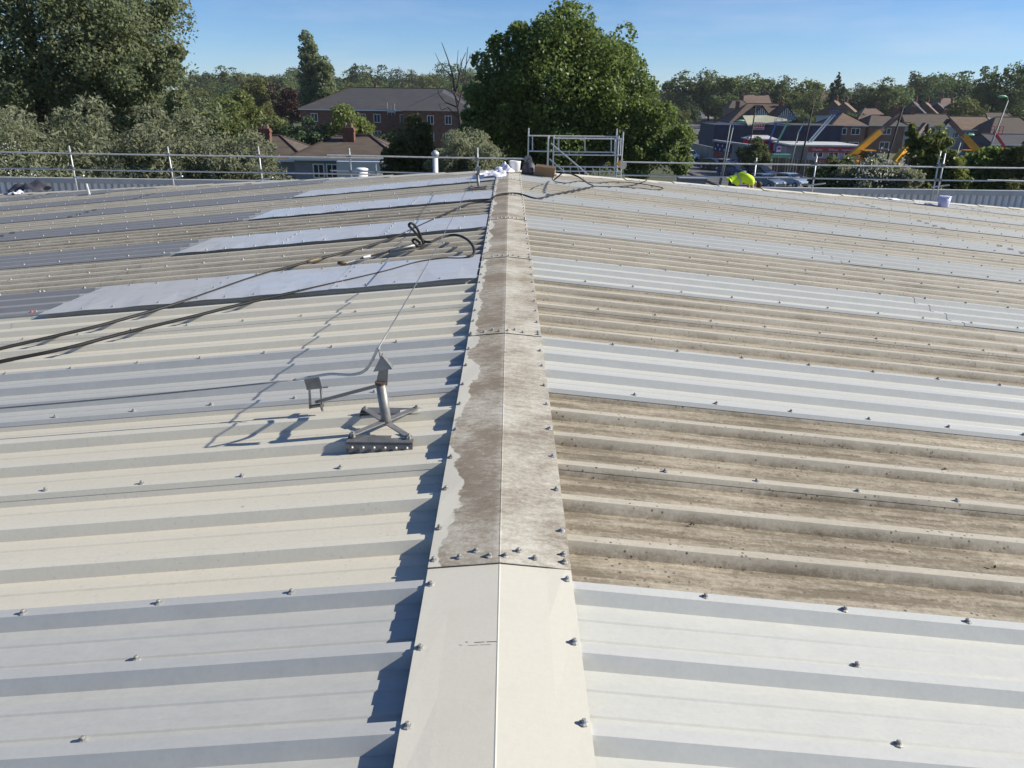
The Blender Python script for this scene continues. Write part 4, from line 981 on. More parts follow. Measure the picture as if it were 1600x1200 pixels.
def chimney(root, F, x, y, z0, h, wd=.9, dp=.6, mat='brick', parent=None):
    mb = MB(); lbox(mb, F, (x, y, z0+h/2), (wd, dp, h)); lbox(mb, F, (x, y, z0+h-.22), (wd+.12, dp+.12, .14)); ch = part(mb, 'chimney', mat, parent or root, local=True)
    if parent is None:
        for e in (-.22, .22):
            mb = MB(); q = F(x+e*wd/.9, y, z0+h-.02); mb.lathe(q, [(.14, 0), (.11, .35), (.13, .38)], 8); part(mb, 'chimney_pot', 'orange_tile', ch, local=True)
def house(name, label, cx, cy, wd, dp, eaves, ridge, rot=0, hip=1.0, wall='brick', roof_m='brown_tile', wins=(), chims=(), group=None, cat='house', over=.35, fascia='upvc', z0=None, back=True):
    """local x = width along the ridge, y = depth; hip = 1 full hip, 0 gable"""
    z0 = terrain(cx, cy) if z0 is None else z0
    root = thing(name, label, cat, (cx, cy, z0), group); F = frame_axes(rot)
    mb = MB(); lbox(mb, F, (0, 0, eaves/2), (wd, dp, eaves))
    if hip < .5: mb.prism([F(-wd/2, -dp/2, eaves), F(-wd/2, dp/2, eaves), F(-wd/2, 0, ridge-.12)], Vector(F(wd, 0, 0)))
    part(mb, 'wall', wall, root, local=True)
    hx, hy = wd/2+over, dp/2+over; rxl = max(.05, hx-hip*hy); ze = eaves-.02
    mb = MB(); A_ = [F(-hx, -hy, ze), F(hx, -hy, ze), F(hx, hy, ze), F(-hx, hy, ze)]; Rr = [F(-rxl if hip > .01 else -hx, 0, ridge), F(rxl if hip > .01 else hx, 0, ridge)]
    vs = A_+Rr; th = [(p[0], p[1], p[2]-.12) for p in A_]
    mb.add(vs+th, [(0, 1, 5, 4), (1, 2, 5), (2, 3, 4, 5), (3, 0, 4), (0, 6, 7, 1), (1, 7, 8, 2), (2, 8, 9, 3), (3, 9, 6, 0), (9, 8, 7, 6)])
    rf = part(mb, 'roof', roof_m, root, local=True)
    mb = MB(); mb.tube([Vector(Rr[0])+Vector((0, 0, .02)), Vector(Rr[1])+Vector((0, 0, .02))], .11, 6)
    if hip > .01:
        for k, c_ in ((0, 0), (0, 3), (1, 1), (1, 2)): mb.tube([Vector(Rr[k]), Vector(A_[c_])+Vector((0, 0, .03))], .09, 5)
    part(mb, 'ridge_tiles', 'ridge_tile', rf, local=True)
    mb = MB(); lbox(mb, F, (0, -hy-.03, ze-.10), (2*hx, .07, .16)); part(mb, 'gutter', fascia, rf, local=True)
    for (x, z, w_, h_, side) in wins: window(root, F, x, z, w_, h_, -dp/2 if side < 0 else dp/2, side)
    for (x, y, h_) in chims:
        zr = ridge-abs(y)/hy*(ridge-eaves); chimney(root, F, x, y, zr-.4, h_+.4, mat='brick')
    return root, F
def pxw(px0, px1, Y): return abs(at(px1, 200, Y)[0]-at(px0, 200, Y)[0])
def hz(px, py, Y): return at(px, py, Y)[2]-terrain(at(px, py, Y)[0], Y)
# -- brick flats with slate roof
Yb = 150; xa, xb = at(470, 180, Yb)[0], at(760, 180, Yb)[0]; ev, rd = hz(560, 171, Yb), hz(560, 142, Yb+8)
wn = []
for px in (491, 566, 589, 630, 670, 698):
    for lv, (zc, hh) in enumerate(((ev-1.5, 1.5), (ev-4.4, 1.4))): wn.append((at(px, 180, Yb)[0]-(xa+xb)/2, zc, 1.25, hh, -1))
fl_, F_ = house('apartment_block', 'long red brick apartment block with dark slate hipped roof', (xa+xb)/2, Yb+8, xb-xa, 16, ev, rd+.6, 0, 1.0, 'brick', 'slate', wn, ())
mb = MB(); x0 = at(668, 180, Yb)[0]-(xa+xb)/2; wgx = 13.0
lbox(mb, F_, (x0+2.5, -10, ev/2), (wgx, 5, ev)); wg = part(mb, 'wing', 'brick', fl_, local=True)
mb = MB(); hw = wgx/2+.4; mb.add([F_(x0+2.5-hw, -12.9, ev), F_(x0+2.5+hw, -12.9, ev), F_(x0+2.5, -6, rd), F_(x0+2.5, 0, rd+.5), F_(x0+2.5-hw, -4, ev), F_(x0+2.5+hw, -4, ev)], [(0, 1, 2), (0, 2, 3, 4), (1, 5, 3, 2)]); part(mb, 'wing_roof', 'slate', wg, local=True)
for px in (672, 700):
    for zc in (ev-1.5, ev-4.4): window(fl_, F_, at(px, 180, Yb-5)[0]-(xa+xb)/2, zc, 1.2, 1.5, -12.5)
mb = MB()
for q, h_ in ((0, 2.2), (.7, 1.6), (1.3, 2.0)): mb.tube([F_(at(606, 180, Yb)[0]-(xa+xb)/2+q, -8.2, ev-.9), F_(at(606, 180, Yb)[0]-(xa+xb)/2+q, -8.2, ev+h_-.9)], .05, 5)
lbox(mb, F_, (at(607, 180, Yb)[0]-(xa+xb)/2+.6, -8.3, ev-.2), (1.5, .3, .5)); part(mb, 'aerial_mast', 'galv', fl_, local=True)
# -- two tiled houses
Yh = 66
def tiled(label, pxc, Y, wd, dp, eav_py, rid_py, wins, chpx):
    xc = at(pxc, 230, Y)[0]; ev_ = hz(pxc, eav_py, Y-dp/2); rd_ = hz(pxc, rid_py, Y)
    return house('house', label, xc, Y, wd, dp, ev_, rd_, 0, .75, 'render_grey', 'brown_tile', [(at(p_, 250, Y-dp/2)[0]-xc, ev_+z_, w_, h_, -1) for p_, z_, w_, h_ in wins], [(at(c_, 210, Y)[0]-xc, -1.0, h_) for c_, h_ in chpx])
tiled('grey house with brown tiled hip roof and tall brick chimney', 553, 66, 8.0, 7.5, 247, 211, [(497, -1.0, .9, 1.1), (518, -1.0, .9, 1.1), (540, -1.3, 1.2, 1.6), (556, -1.3, 1.2, 1.6), (572, -1.3, 1.0, 1.6)], [(549, 1.0)])
tiled('grey house with brown tiled hip roof half hidden by the willow', 428, 68, 6.6, 7.5, 248, 212, [(470, -1.0, .8, 1.1)], [(420, 1.0)])
mb = MB(); q = at(536, 262, 58); gz0 = terrain(q[0], 58)
single(MB().box((q[0]+2.2, 61, gz0+2.0), (6.5, .5, 4.6)), 'garden_wall', 'render_white', 'white rendered wall in front of the house with tall chimney', 'wall', loc=(q[0]+2.2, 61, gz0))
# -- white flues rising from the roof next door
for px, py, wd, lab in ((680, 243, .10, 'white flue pipe with cowl standing behind the guardrail'),):
    q = Vector(at(px, py, 30)); f = thing('flue', lab, 'flue', (q.x, q.y, GZ))
    mb = MB(); mb.tube([(q.x, q.y, GZ), (q.x, q.y, q.z)], wd, 10); part(mb, 'pipe', 'white_plastic', f, True)
    mb = MB(); mb.lathe((q.x, q.y, q.z-.05), [(wd*1.1, 0), (wd*1.5, .10), (wd*1.4, .16), (wd*.5, .24)], 12); part(mb, 'cowl', 'galv', f, True)
q = at(550, 262, 29.5); f = thing('flue', 'fat white vent drum low behind the guardrail', 'flue', (q[0]+.2, 29.5, GZ)); mb = MB(); mb.tube([(q[0]+.35, 29.5, GZ), (q[0]+.35, 29.5, q[2]-.1)], .22, 14); part(mb, 'pipe', 'white_plastic', f, True); mb = MB(); mb.lathe((q[0]+.35, 29.5, q[2]-.1), [(.24, 0), (.25, .06), (.16, .1)], 14); part(mb, 'cowl', 'white_plastic', f, True)
mb = MB(); q = at(25, 185, 62); r_, F2 = house('house', 'dark roofed house corner with white bargeboard behind the willow bushes', q[0]-4.5, 64, 8, 8, hz(0, 215, 60), hz(0, 176, 64), 0, 0, 'render_white', 'slate', [(2, 2.5, 1.2, 1.2, -1)], ())

# -- hire depot: dark blue shed with cream roof
Yd = 134
xa, xb = at(1115, 210, Yd)[0], at(1315, 210, Yd)[0]; evd = hz(1200, 196, Yd)
dep = thing('hire_depot', 'dark navy hire depot shed with cream roof and red CW sign', 'building', ((xa+xb)/2, Yd+5, terrain(xa, Yd))); Fd = frame_axes(0); wD = xb-xa
mb = MB(); lbox(mb, Fd, (0, 0, evd/2), (wD, 10, evd)); part(mb, 'wall', 'navy_wall', dep, local=True)
rx0, rx1 = at(1168, 190, Yd)[0]-(xa+xb)/2, at(1236, 190, Yd)[0]-(xa+xb)/2
mb = MB(); mb.add([Fd(rx0, -5.4, evd+.05), Fd(rx1, -5.4, evd+.9), Fd(rx1-1, 5.2, evd+1.4), Fd(rx0+2, 5.2, evd+1.3), Fd(rx0, -5.4, evd-.15), Fd(rx1, -5.4, evd+.7), Fd(rx1-1, 5.2, evd+1.2), Fd(rx0+2, 5.2, evd+1.1)], [(0, 1, 2, 3), (7, 6, 5, 4), (0, 4, 5, 1), (1, 5, 6, 2), (2, 6, 7, 3), (3, 7, 4, 0)]); part(mb, 'roof', 'cream_roof', dep, local=True)
mb = MB(); lbox(mb, Fd, ((rx1+wD/2)/2+.3, 0, evd+.06), (wD/2-rx1-.4, 10.4, .12)); part(mb, 'flat_roof', 'slate', dep, local=True)
for k in range(14):
    mb = MB(); lbox(mb, Fd, (-wD/2+.7+k*(wD-1.2)/13, -5.03, evd/2), (.10, .05, evd-.1)); part(mb, 'cladding_rib', 'navy_wall', dep, local=True)
dx_ = at(1252, 220, Yd)[0]-(xa+xb)/2; mb = MB(); lbox(mb, Fd, (dx_, -5.06, 1.35), (1.1, .06, 2.6)); part(mb, 'door', 'machine_red', dep, local=True)
def text_mesh(name, body, size, mat, parent, loc, rotz=0, extrude=.01, align='CENTER'):
    cu = bpy.data.curves.new(name, 'FONT'); cu.body = body; cu.size = size; cu.extrude = extrude; cu.align_x = align; cu.align_y = 'CENTER'; cu.resolution_u = 2
    t = bpy.data.objects.new(name, cu); COL.objects.link(t); dg = bpy.context.evaluated_depsgraph_get(); me = bpy.data.meshes.new_from_object(t.evaluated_get(dg)); bpy.data.objects.remove(t)
    me.materials.clear(); me.materials.append(MATS[mat]); me.transform(Matrix.Translation(loc) @ Matrix.Rotation(rotz, 4, 'Z') @ Matrix.Rotation(R(90), 4, 'X')); return link(name, me, parent)
sp_ = at(1201, 198.5, Yd-5.1)
sg = thing('sign_board', 'white and red CW sign on the navy shed wall', 'sign', (sp_[0], Yd-.1, sp_[2]))
mb = MB(); mb.box((0, 0, 0), (1.75, .06, 1.15)); part(mb, 'board', 'sign_white', sg, local=True); mb = MB(); mb.box((0, -.035, .12), (1.6, .03, .72)); bd = part(mb, 'red_field', 'sign_red', sg, local=True)
text_mesh('lettering', 'CW', .78, 'sign_white', sg, (-.05, -.056, .12)); mb = MB(); mb.box((0, -.035, -.42), (1.55, .03, .16)); part(mb, 'strap_line', 'sign_red', sg, local=True)
sg.location.y = Yd-.08
# -- low office with red fascia
Yo = 118
xa, xb = at(1262, 240, Yo)[0], at(1341, 240, Yo)[0]; oz = terrain(xa, Yo); et = hz(1300, 229, Yo)
off = thing('low_office', 'low pale flat roofed office with red lettered fascia', 'building', ((xa+xb)/2, Yo+4, oz)); wO = xb-xa; Fo = frame_axes(0)
mb = MB(); lbox(mb, Fo, (0, 0, et/2), (wO, 8, et)); part(mb, 'wall', 'pale_wall', off, local=True)
mb = MB(); lbox(mb, Fo, (-wO/2-1.3, 1.0, et/2-.1), (2.6, 6, et-.2)); part(mb, 'annexe', 'pale_wall', off, local=True)
mb = MB(); lbox(mb, Fo, (-1.2, .3, et+.12), (wO+3.2, 9.4, .22)); part(mb, 'roof', 'white_flat_roof', off, local=True)
mb = MB(); lbox(mb, Fo, (0, -4.10, et-.45), (wO, .14, .75)); fa = part(mb, 'fascia', 'sign_red', off, local=True)
for tx, cx_ in (('Charles', -wO*.33), ('Wilson', -.1), ('Engineers LTD', wO*.31)): text_mesh('lettering', tx, .50 if tx != 'Engineers LTD' else .38, 'sign_white', fa, (cx_, -4.19, et-.45), 0, .008)
mb = MB(); lbox(mb, Fo, (.6, -4.06, .55), (wO-1.6, .10, .9)); part(mb, 'lower_band', 'machine_red', off, local=True)
for k in range(3): window(off, Fo, -wO/2+1.5+k*2.3, 1.55, 1.5, .8, -4.0)
# -- small red-roofed kiosk in the yard
q = at(1186, 222, 128); kk, _ = house('yard_kiosk', 'small kiosk with red band roof in the depot yard', q[0], 128, 4.2, 3, hz(1186, 216, 127), hz(1186, 211, 128), 0, .6, 'machine_red', 'white_flat_roof', (), (), cat='kiosk')
# -- mural wall and hoarding along the street
w0, w1, w2 = on_ground(1073, 243), on_ground(1113, 254), on_ground(1180, 267)
def wall_run(name, label, a, b, h, mat, cat, group=None, t=.25):
    mb = MB(); mb.bar((a[0], a[1], GZ+h/2), (b[0], b[1], GZ+h/2), t, h); return single(mb, name, mat, label, cat, group, loc=(a[0], a[1], GZ))
wall_run('street_wall', 'grey concrete block wall leading up the street', w0, w1, 2.2, 'concrete', 'wall')
mw = thing('mural_wall', 'graffiti mural wall painted navy and red with white stars', 'wall', (w1[0], w1[1], GZ))
A2, B2 = Vector((w1[0], w1[1], GZ)), Vector((w2[0], w2[1], GZ)); dm = (B2-A2).normalized(); nm = Vector((dm.y, -dm.x, 0)); LM = (B2-A2).length
def on_wall(s, z, o_): return A2+dm*s+nm*o_+Vector((0, 0, z))
mb = MB(); mb.bar(on_wall(0, 1.55, 0), on_wall(LM, 1.55, 0), .25, 3.1); part(mb, 'panel', 'concrete', mw)
mb = MB(); mb.bar(on_wall(-.1, 3.2, 0), on_wall(LM+.1, 3.2, 0), .6, .22); part(mb, 'coping', 'pale_wall', mw)
mb = MB(); mb.bar(on_wall(0.2, 2.35, .135), on_wall(LM*.46, 2.35, .135), .02, 1.3); part(mb, 'navy_field', 'mural_navy', mw)
mb = MB(); mb.bar(on_wall(0.4, 1.05, .135), on_wall(LM*.44, 1.05, .135), .02, 1.2); part(mb, 'red_field', 'mural_red', mw)
mb = MB(); mb.bar(on_wall(LM*.6, 1.6, .135), on_wall(LM*.95, 1.6, .135), .02, 2.4); part(mb, 'blue_field', 'mural_navy', mw)
for k in range(7):
    c_ = on_wall(.9+k*LM*.055, 2.35+.28*(1 if k % 2 else -1), .152); pts = []
    for j in range(10): a = math.pi*2*j/10+math.pi/2; rr = .24 if j % 2 == 0 else .10; pts.append(c_+dm*rr*math.cos(a)+Vector((0, 0, rr*math.sin(a))))
    mb = MB(); mb.prism(pts, nm*.012); part(mb, 'star', 'sign_white', mw)
for k in range(9):
    c_ = on_wall(.8+k*LM*.043, 1.05, .15); mb = MB(); mb.bar(c_+Vector((0, 0, -.42)), c_+Vector((0, 0, .42))+dm*.1, .16 if k % 2 else .3, .012, nm); part(mb, 'graffiti_stroke', 'machine_red' if k % 2 else 'mural_red', mw)
for k in range(6):
    c_ = on_wall(LM*(.62+.06*k), 1.4+.4*math.sin(k*2.1), .15); mb = MB(); mb.bar(c_+Vector((0, 0, -.6)), c_+Vector((0, 0, .5))+dm*.3*math.sin(k), .25, .012, nm); part(mb, 'graffiti_stroke', ('boom_blue', 'boom_pale', 'sign_white')[k % 3], mw)
w3, w4 = on_ground(1205, 272), on_ground(1262, 280)
fence = thing('yard_fence', 'weathered timber board fence beside the mural wall', 'fence', (w3[0], w3[1], GZ)); A3, B3 = Vector((w3[0], w3[1], GZ)), Vector((w4[0]+3, w4[1], GZ)); nb = 22; d3 = (B3-A3)/nb
bm_ = MB(); bm_.box((0, 0, 1.05), (d3.length*.93, .04, 2.1)); BOARD = bm_.mesh('board', 'timber_fence')
for k in range(nb):
    o = link('board', BOARD, fence); o.location = d3*(k+.5)+Vector((0, random.uniform(-.02, .02), random.uniform(-.05, .05))); o.rotation_euler = (0, 0, math.atan2(d3.y, d3.x))
# -- the half-timbered pub
Yp2 = 200; xa, xb = at(1140, 190, Yp2)[0], at(1270, 190, Yp2)[0]; evp, rdp = hz(1200, 192, Yp2), hz(1200, 162, Yp2+6)
pub, Fp = house('timbered_building', 'brown roofed hall with two black and white timbered gables', (xa+xb)/2, Yp2+6, xb-xa-.6, 12, evp, rdp, 0, .9, 'render_white', 'pub_tile', (), [(-7.5, -1.5, 1.5), (3.5, -1, 1.2)], cat='building')
for px in (1188, 1227):
    gx = at(px, 180, Yp2)[0]-(xa+xb)/2; gw = 2.7; zt = hz(px, 167, Yp2); zb_ = hz(px, 186, Yp2)
    mb = MB(); mb.prism([Fp(gx-gw, -6.6, zb_), Fp(gx+gw, -6.6, zb_), Fp(gx, -6.6, zt)], (0, .3, 0)); gb = part(mb, 'gable', 'render_white', pub, local=True)
    mb = MB(); mb.add([Fp(gx-gw-.8, -7.0, zb_-.7), Fp(gx, -7.0, zt+.35), Fp(gx, 0, zt+.35), Fp(gx-gw-.8, 0, zb_-.7), Fp(gx+gw+.8, -7.0, zb_-.7), Fp(gx+gw+.8, 0, zb_-.7)], [(0, 1, 2, 3), (1, 4, 5, 2)]); part(mb, 'gable_roof', 'pub_tile', gb, local=True)
    for k in range(-4, 5):
        x_ = gx+k*.5; zt_ = zt-(abs(k*.5)/gw)*(zt-zb_)
        if zt_-zb_ > .15: mb = MB(); lbox(mb, Fp, (x_, -6.63, (zb_+zt_)/2), (.16, .05, zt_-zb_)); part(mb, 'timber', 'timber_black', gb, local=True)
    for s in (-1, 1):
        mb = MB(); mb.bar(Fp(gx+s*(gw+.2), -6.68, zb_-.15), Fp(gx, -6.68, zt+.12), .08, .34, (0, 1, 0)); part(mb, 'bargeboard', 'timber_black', gb, local=True)
# -- estate houses on the right
def est(label, px, Y, wpx, eav, rid, wall='brick_far', rm='tan_tile', rot=0., hip=.9, wins=2, ch=(0,), dp=7.5, group=None, cat='house'):
    xc = at(px, 180, Y)[0]; wd = wpx*Y/FPX; ev_ = hz(px, eav, Y-dp/2); rd_ = max(ev_+1.2, hz(px, rid, Y))
    ws = [((k-(wins-1)/2)*wd/max(1, wins)*.8, ev_-1.1, 1.6, 1.15, -1) for k in range(wins)] + [((k-(wins-1)/2)*wd/max(1, wins)*.8, ev_-3.6, 1.8, 1.3, -1) for k in range(wins) if ev_ > 4.5]
    return house('house', label, xc, Y, wd, dp, ev_, rd_, rot, hip, wall, rm, ws, [(c_*wd, 0, 1.3) for c_ in ch], group, cat)
est('brick house with broad tan hip roof and roof windows by the depot', 1317, 150, 48, 195, 176, rm='tan_tile', wins=2, ch=())
est('brick house with dark roof and white three light window', 1375, 152, 52, 195, 180, rm='brown_tile', wins=1, ch=(.42,), hip=.5)
est('pale grey rendered house with long brown roof and two chimneys', 1440, 158, 74, 196, 178, 'render_blue', 'brown_tile', wins=3, ch=(-.45, -.2), hip=.1)
est('long terrace with tan roof behind the yellow boom', 1505, 170, 80, 202, 182, 'render_grey', 'tan_tile', wins=3, ch=(-.35,), hip=.3)
est('dark roofed house at the right end of the estate', 1575, 165, 72, 207, 183, 'brick_far', 'brown_tile', wins=3, ch=(), hip=.7)
est('long low dark green-grey shed behind the red boom', 1580, 120, 80, 225, 216, 'slate', 'slate', wins=0, ch=(), hip=.1, cat='shed')
est('small tan roofed house between trees above the depot', 1358, 215, 48, 187, 168, 'brick_far', 'orange_tile', wins=2, ch=(.2,), hip=.8)
k = 0
for px, Yh_, lab in ((1302, 235, 'first'), (1318, 228, 'second')):
    est('pale gabled house behind the depot, %s of the pair from the conifer' % lab, px, Yh_, 40, 180, 157+k*3, 'render_white', 'tan_tile', R(62), 0, 0, (.3,), 8); k += 1
for k, lab in enumerate(('first', 'second', 'third', 'fourth')):
    est('gabled terrace house with slanting grey roof, %s in the row uphill' % lab, 1425+k*19, 230+k*4, 40, 181, 159+k*1.0, 'render_white', ('slate', 'tan_tile', 'slate', 'brown_tile')[k], R(58), 0, 0, (.35,), 8)
est('house with reddish hip roof at the top of the terrace row', 1473, 262, 38, 166, 152, 'render_white', 'orange_tile', wins=2, ch=(-.2, .2))
est('orange roofed house with white dormer above the timbered hall', 1177, 262, 40, 164, 148, 'render_white', 'orange_tile', wins=0, ch=(-.35, .3), hip=.1)
est('brown roofed house beside the orange roofed house', 1150, 250, 30, 168, 156, 'brick_far', 'brown_tile', wins=0, ch=(.2,), hip=.5)
est('pale house half hidden by trees below the pointed conifer', 1282, 290, 18, 158, 143, 'render_white', 'tan_tile', wins=1, ch=(), hip=.5)
est('lilac grey roofed house beside the feathery trees', 1592, 215, 50, 190, 168, 'render_white', 'orange_tile', R(50), 0, 0, (.2,), 8)
est('brown gabled house beneath the yellowish round tree', 1555, 200, 40, 190, 176, 'brick_far', 'brown_tile', wins=1, ch=(), hip=.3)
est('small brown roof showing above the left woodland', 584, 300, 14, 148, 136, 'render_white', 'orange_tile', wins=0, ch=(.3,), hip=.6)

# ================================================================== VEHICLES
def wheel(root, x, y, r, wdt):
    mb = MB(); mb.tube([(x, y-wdt/2, r), (x, y+wdt/2, r)], r, 14); w_ = part(mb, 'wheel', 'tyre', root, local=True)
    mb = MB(); s = 1 if y > 0 else -1; mb.tube([(x, y+s*wdt*.5, r), (x, y+s*(wdt*.5+.012), r)], r*.62, 10); part(mb, 'rim', 'galv', w_, local=True)
def car(label, px, py, rot, col, kind='hatch', group=None, Yov=None):
    p = on_ground(px, py); z0 = GZ+.008 if p[1] < 152 else terrain(p[0], p[1])+.055
    root = thing('parked_car', label, 'van' if kind == 'van' else 'car', (p[0], p[1], z0), group); root.rotation_euler = (0, 0, rot)
    if kind == 'van': L, W_, prof, cab = 5.0, 1.9, [(-2.5, .45), (-2.5, 1.1), (-2.3, 2.15), (.9, 2.2), (1.5, 1.35), (2.35, 1.1), (2.5, .75), (2.5, .4)], [(1.0, 2.08), (1.55, 1.38), (.4, 1.38), (.4, 2.08)]
    else: L, W_, prof, cab = 4.2, 1.76, [(-2.1, .38), (-2.12, .85), (-1.95, 1.0), (-1.55, 1.42), (-.2, 1.48), (.35, 1.40), (1.05, .98), (1.9, .84), (2.12, .62), (2.12, .34)], [(.30, 1.36), (.92, .98), (-1.72, .98), (-1.40, 1.36)]
    mb = MB(); n_ = len(prof); rows = []
    for t, ins in ((-1, .10), (-.86, 0), (.86, 0), (1, .10)):
        rows.append([(x, t*W_/2*(1 if z < 1.0 else .86+.0*ins), z-(.03 if abs(t) == 1 and z > 1.2 else 0)) for x, z in prof])
    vs = [v for r_ in rows for v in r_]; fs = []
    for i in range(3):
        for j in range(n_): fs.append((i*n_+j, i*n_+(j+1) % n_, (i+1)*n_+(j+1) % n_, (i+1)*n_+j))
    fs.append(tuple(range(n_))); fs.append(tuple(3*n_+j for j in range(n_))[::-1]); mb.add(vs, fs); part(mb, 'body', 'car_'+col, root, local=True)
    for s in (-1, 1):
        mb = MB(); yw = W_/2*.865; mb.prism([(x, s*yw, z) for x, z in cab], (0, s*.02, 0)); part(mb, 'side_window', 'car_glass', root, local=True)
    w0_, w1_ = ((.35, 1.42), (1.02, 1.01)) if kind != 'van' else ((.93, 2.14), (1.47, 1.40)); nx_ = Vector((w0_[1]-w1_[1], 0, w1_[0]-w0_[0])).normalized()*.015
    mb = MB(); mb.add([Vector((w0_[0], s*W_*.40, w0_[1]))+nx_ for s in (-1, 1)]+[Vector((w1_[0], s*W_*.42, w1_[1]))+nx_ for s in (1, -1)], [(0, 1, 2, 3)]); part(mb, 'windscreen', 'car_glass', root, local=True)
    if kind != 'van': mb = MB(); mb.add([(-1.62, -.62, 1.40), (-1.62, .62, 1.40), (-1.99, .66, 1.02), (-1.99, -.66, 1.02)], [(0, 1, 2, 3)]); part(mb, 'rear_window', 'car_glass', root, local=True)
    for x in (-L*.31, L*.31):
        for y in (-W_/2+.08, W_/2-.08): wheel(root, x, y, .32, .22)
    for s in (-1, 1):
        mb = MB(); mb.box((prof[-2][0]-.04, s*W_*.34, .68), (.16, .34, .15)); part(mb, 'headlight', 'headlight', root, local=True)
        mb = MB(); mb.box((prof[1][0]+.05, s*W_*.38, .85), (.12, .2, .16)); part(mb, 'tail_light', 'machine_red', root, local=True)
    mb = MB(); mb.box((prof[-1][0]-.02, 0, .48), (.10, W_*.7, .2)); part(mb, 'bumper', 'machine_black', root, local=True)
    return root
car('white car passing the edge of the large dark tree', 1076, 250, R(-80), 'white')
car('black car casting a shadow in front of the mural wall', 1114, 265, R(-52), 'black')
car('silver car between the black car and the dark blue car', 1137, 266, R(-55), 'pale')
car('dark blue car behind the lamp post', 1147, 276, R(-55), 'blue')
car('dark grey car behind the worker', 1188, 279, R(-58), 'black')
car('blue-grey car beyond the worker', 1196, 293, R(-62), 'bluegrey')
car('silver blue car parked beside the shrubs', 1236, 292, R(-64), 'pale')
car('white van at the top of the road', 1099, 173, R(-95), 'white', 'van', 'vans at the top of the road')
car('second white van beside the road verge, lower than the van at the crest', 1088, 176, R(-95), 'white', 'van')
car('blue car climbing the road between dry verges', 1087, 190, R(-92), 'blue')
car('dark car higher up the road behind the blue car', 1091, 181, R(-92), 'black')
car('silver car in the depot yard below the brick house', 1312, 222, R(10), 'silver', group=None)
car('red car in the yard beside the yellow telehandler', 1338, 222, R(5), 'red')
car('pale van in front of the brick house with dark roof', 1330, 217, R(5), 'white', 'van')
# -- yellow telehandlers
def telehandler(label, px, Y, rot, boom_to, col='machine_yellow', sc=1.0):
    x = at(px, 240, Y)[0]; root = thing('telehandler', label, 'telehandler', (x, Y, terrain(x, Y)+.004)); root.rotation_euler = (0, 0, rot); root.scale = (sc,)*3
    mb = MB(); mb.prism([(-2.3, -.6, .6), (2.3, -.6, .6), (2.3, -.6, 1.05), (.3, -.6, 1.25), (-2.3, -.6, 1.45)], (0, 1.2, 0)); part(mb, 'chassis', col, root, local=True)
    mb = MB(); mb.prism([(-1.0, -1.1, 1.0), (.75, -1.1, 1.0), (.6, -1.1, 2.0), (.2, -1.1, 2.55), (-.9, -1.1, 2.55)], (0, .85, 0)); cb_ = part(mb, 'cab', 'car_glass', root, local=True)
    mb = MB(); mb.box((-.35, -.68, 2.60), (1.3, .95, .10)); part(mb, 'cab_roof', col, cb_, local=True)
    mb = MB(); mb.box((.3, .85, 1.1), (1.9, .55, .7)); part(mb, 'engine_cover', col, root, local=True)
    b0 = Vector((-2.0, .15, 1.75)); b1 = Vector(boom_to); md_ = b0.lerp(b1, .62)
    mb = MB(); mb.bar(b0, md_, .50, .60); bo = part(mb, 'boom', col, root, local=True)
    mb = MB(); mb.bar(md_, b1, .38, .44); part(mb, 'boom_extension', 'orange_tile', bo, local=True)
    mb = MB(); mb.bar(b1, b1+Vector((.45, 0, -.7)), .8, .2); mb.bar(b1+Vector((.45, 0, -.7)), b1+Vector((1.3, 0, -.75)), .8, .08); part(mb, 'fork_carriage', 'machine_black', bo, local=True)
    for wx in (-1.5, 1.5):
        for wy in (-.95, .95): wheel(root, wx, wy, .62, .42)
telehandler('yellow telehandler with boom raised towards the pale rendered house', 1355, 104, R(8), (3.0, .15, 6.2), sc=1.2)
telehandler('yellow telehandler with folded low boom behind the bright sapling', 1418, 98, R(35), (2.6, .15, 5.4), sc=1.2)
telehandler('yellow telehandler facing the other way beside the dark trailer', 1512, 108, R(175), (3.0, .15, 6.0), sc=1.15)
telehandler('small yellow digger arm beside the red car', 1338, 124, R(170), (1.6, .15, 3.6), sc=.8)
# -- access platform booms in the depot yard
def boom_lift(label, px0, py0, px1, py1, Y, mat, base='boom_blue', r=.16, twin=False):
    a, b = Vector(at(px0, py0, Y)), Vector(at(px1, py1, Y)); z0 = terrain(a.x, Y); root = thing('boom_lift', label, 'boom lift', (a.x, Y, z0+.004))
    mb = MB(); mb.box((0, 0, .75), (2.2, 1.6, .55)); mb.box((-.3, 0, 1.2), (1.4, 1.3, .5)); part(mb, 'chassis', base, root, local=True)
    for wx in (-.8, .8):
        for wy in (-.8, .8): wheel(root, wx, wy, .40, .3)
    mb = MB(); mb.bar((a.x, Y, z0+1.2), a, r*2, r*2, (0, 1, 0)); part(mb, 'mast', base, root)
    for o_ in ((0, .45) if twin else (0,)): mb = MB(); mb.bar(a+Vector((o_, 0, 0)), b+Vector((o_, 0, 0)), r*1.5, r*1.3, (0, 1, 0)); bo = part(mb, 'boom', mat, root)
    mb = MB(); c_ = b+Vector((.3, 0, .1))
    for z_ in (-.4, .1, .5): mb.box(c_+Vector((0, 0, z_)), (1.0, .7, .05))
    for e in (-.5, .5):
        for f_ in (-.35, .35): mb.box(c_+Vector((e, f_, .05)), (.05, .05, .95))
    part(mb, 'basket', base, root); return root
boom_lift('green access boom reaching past the CW sign', 1214, 224, 1234, 184, 121, 'boom_green', 'boom_blue')
boom_lift('pale access boom above the red door of the shed', 1247, 208, 1258, 188, 122, 'boom_pale', 'navy_wall', .09)
boom_lift('blue and white twin access boom slanting over the flat roofed office', 1263, 222, 1300, 179, 124, 'boom_white', 'boom_blue', .13, True)
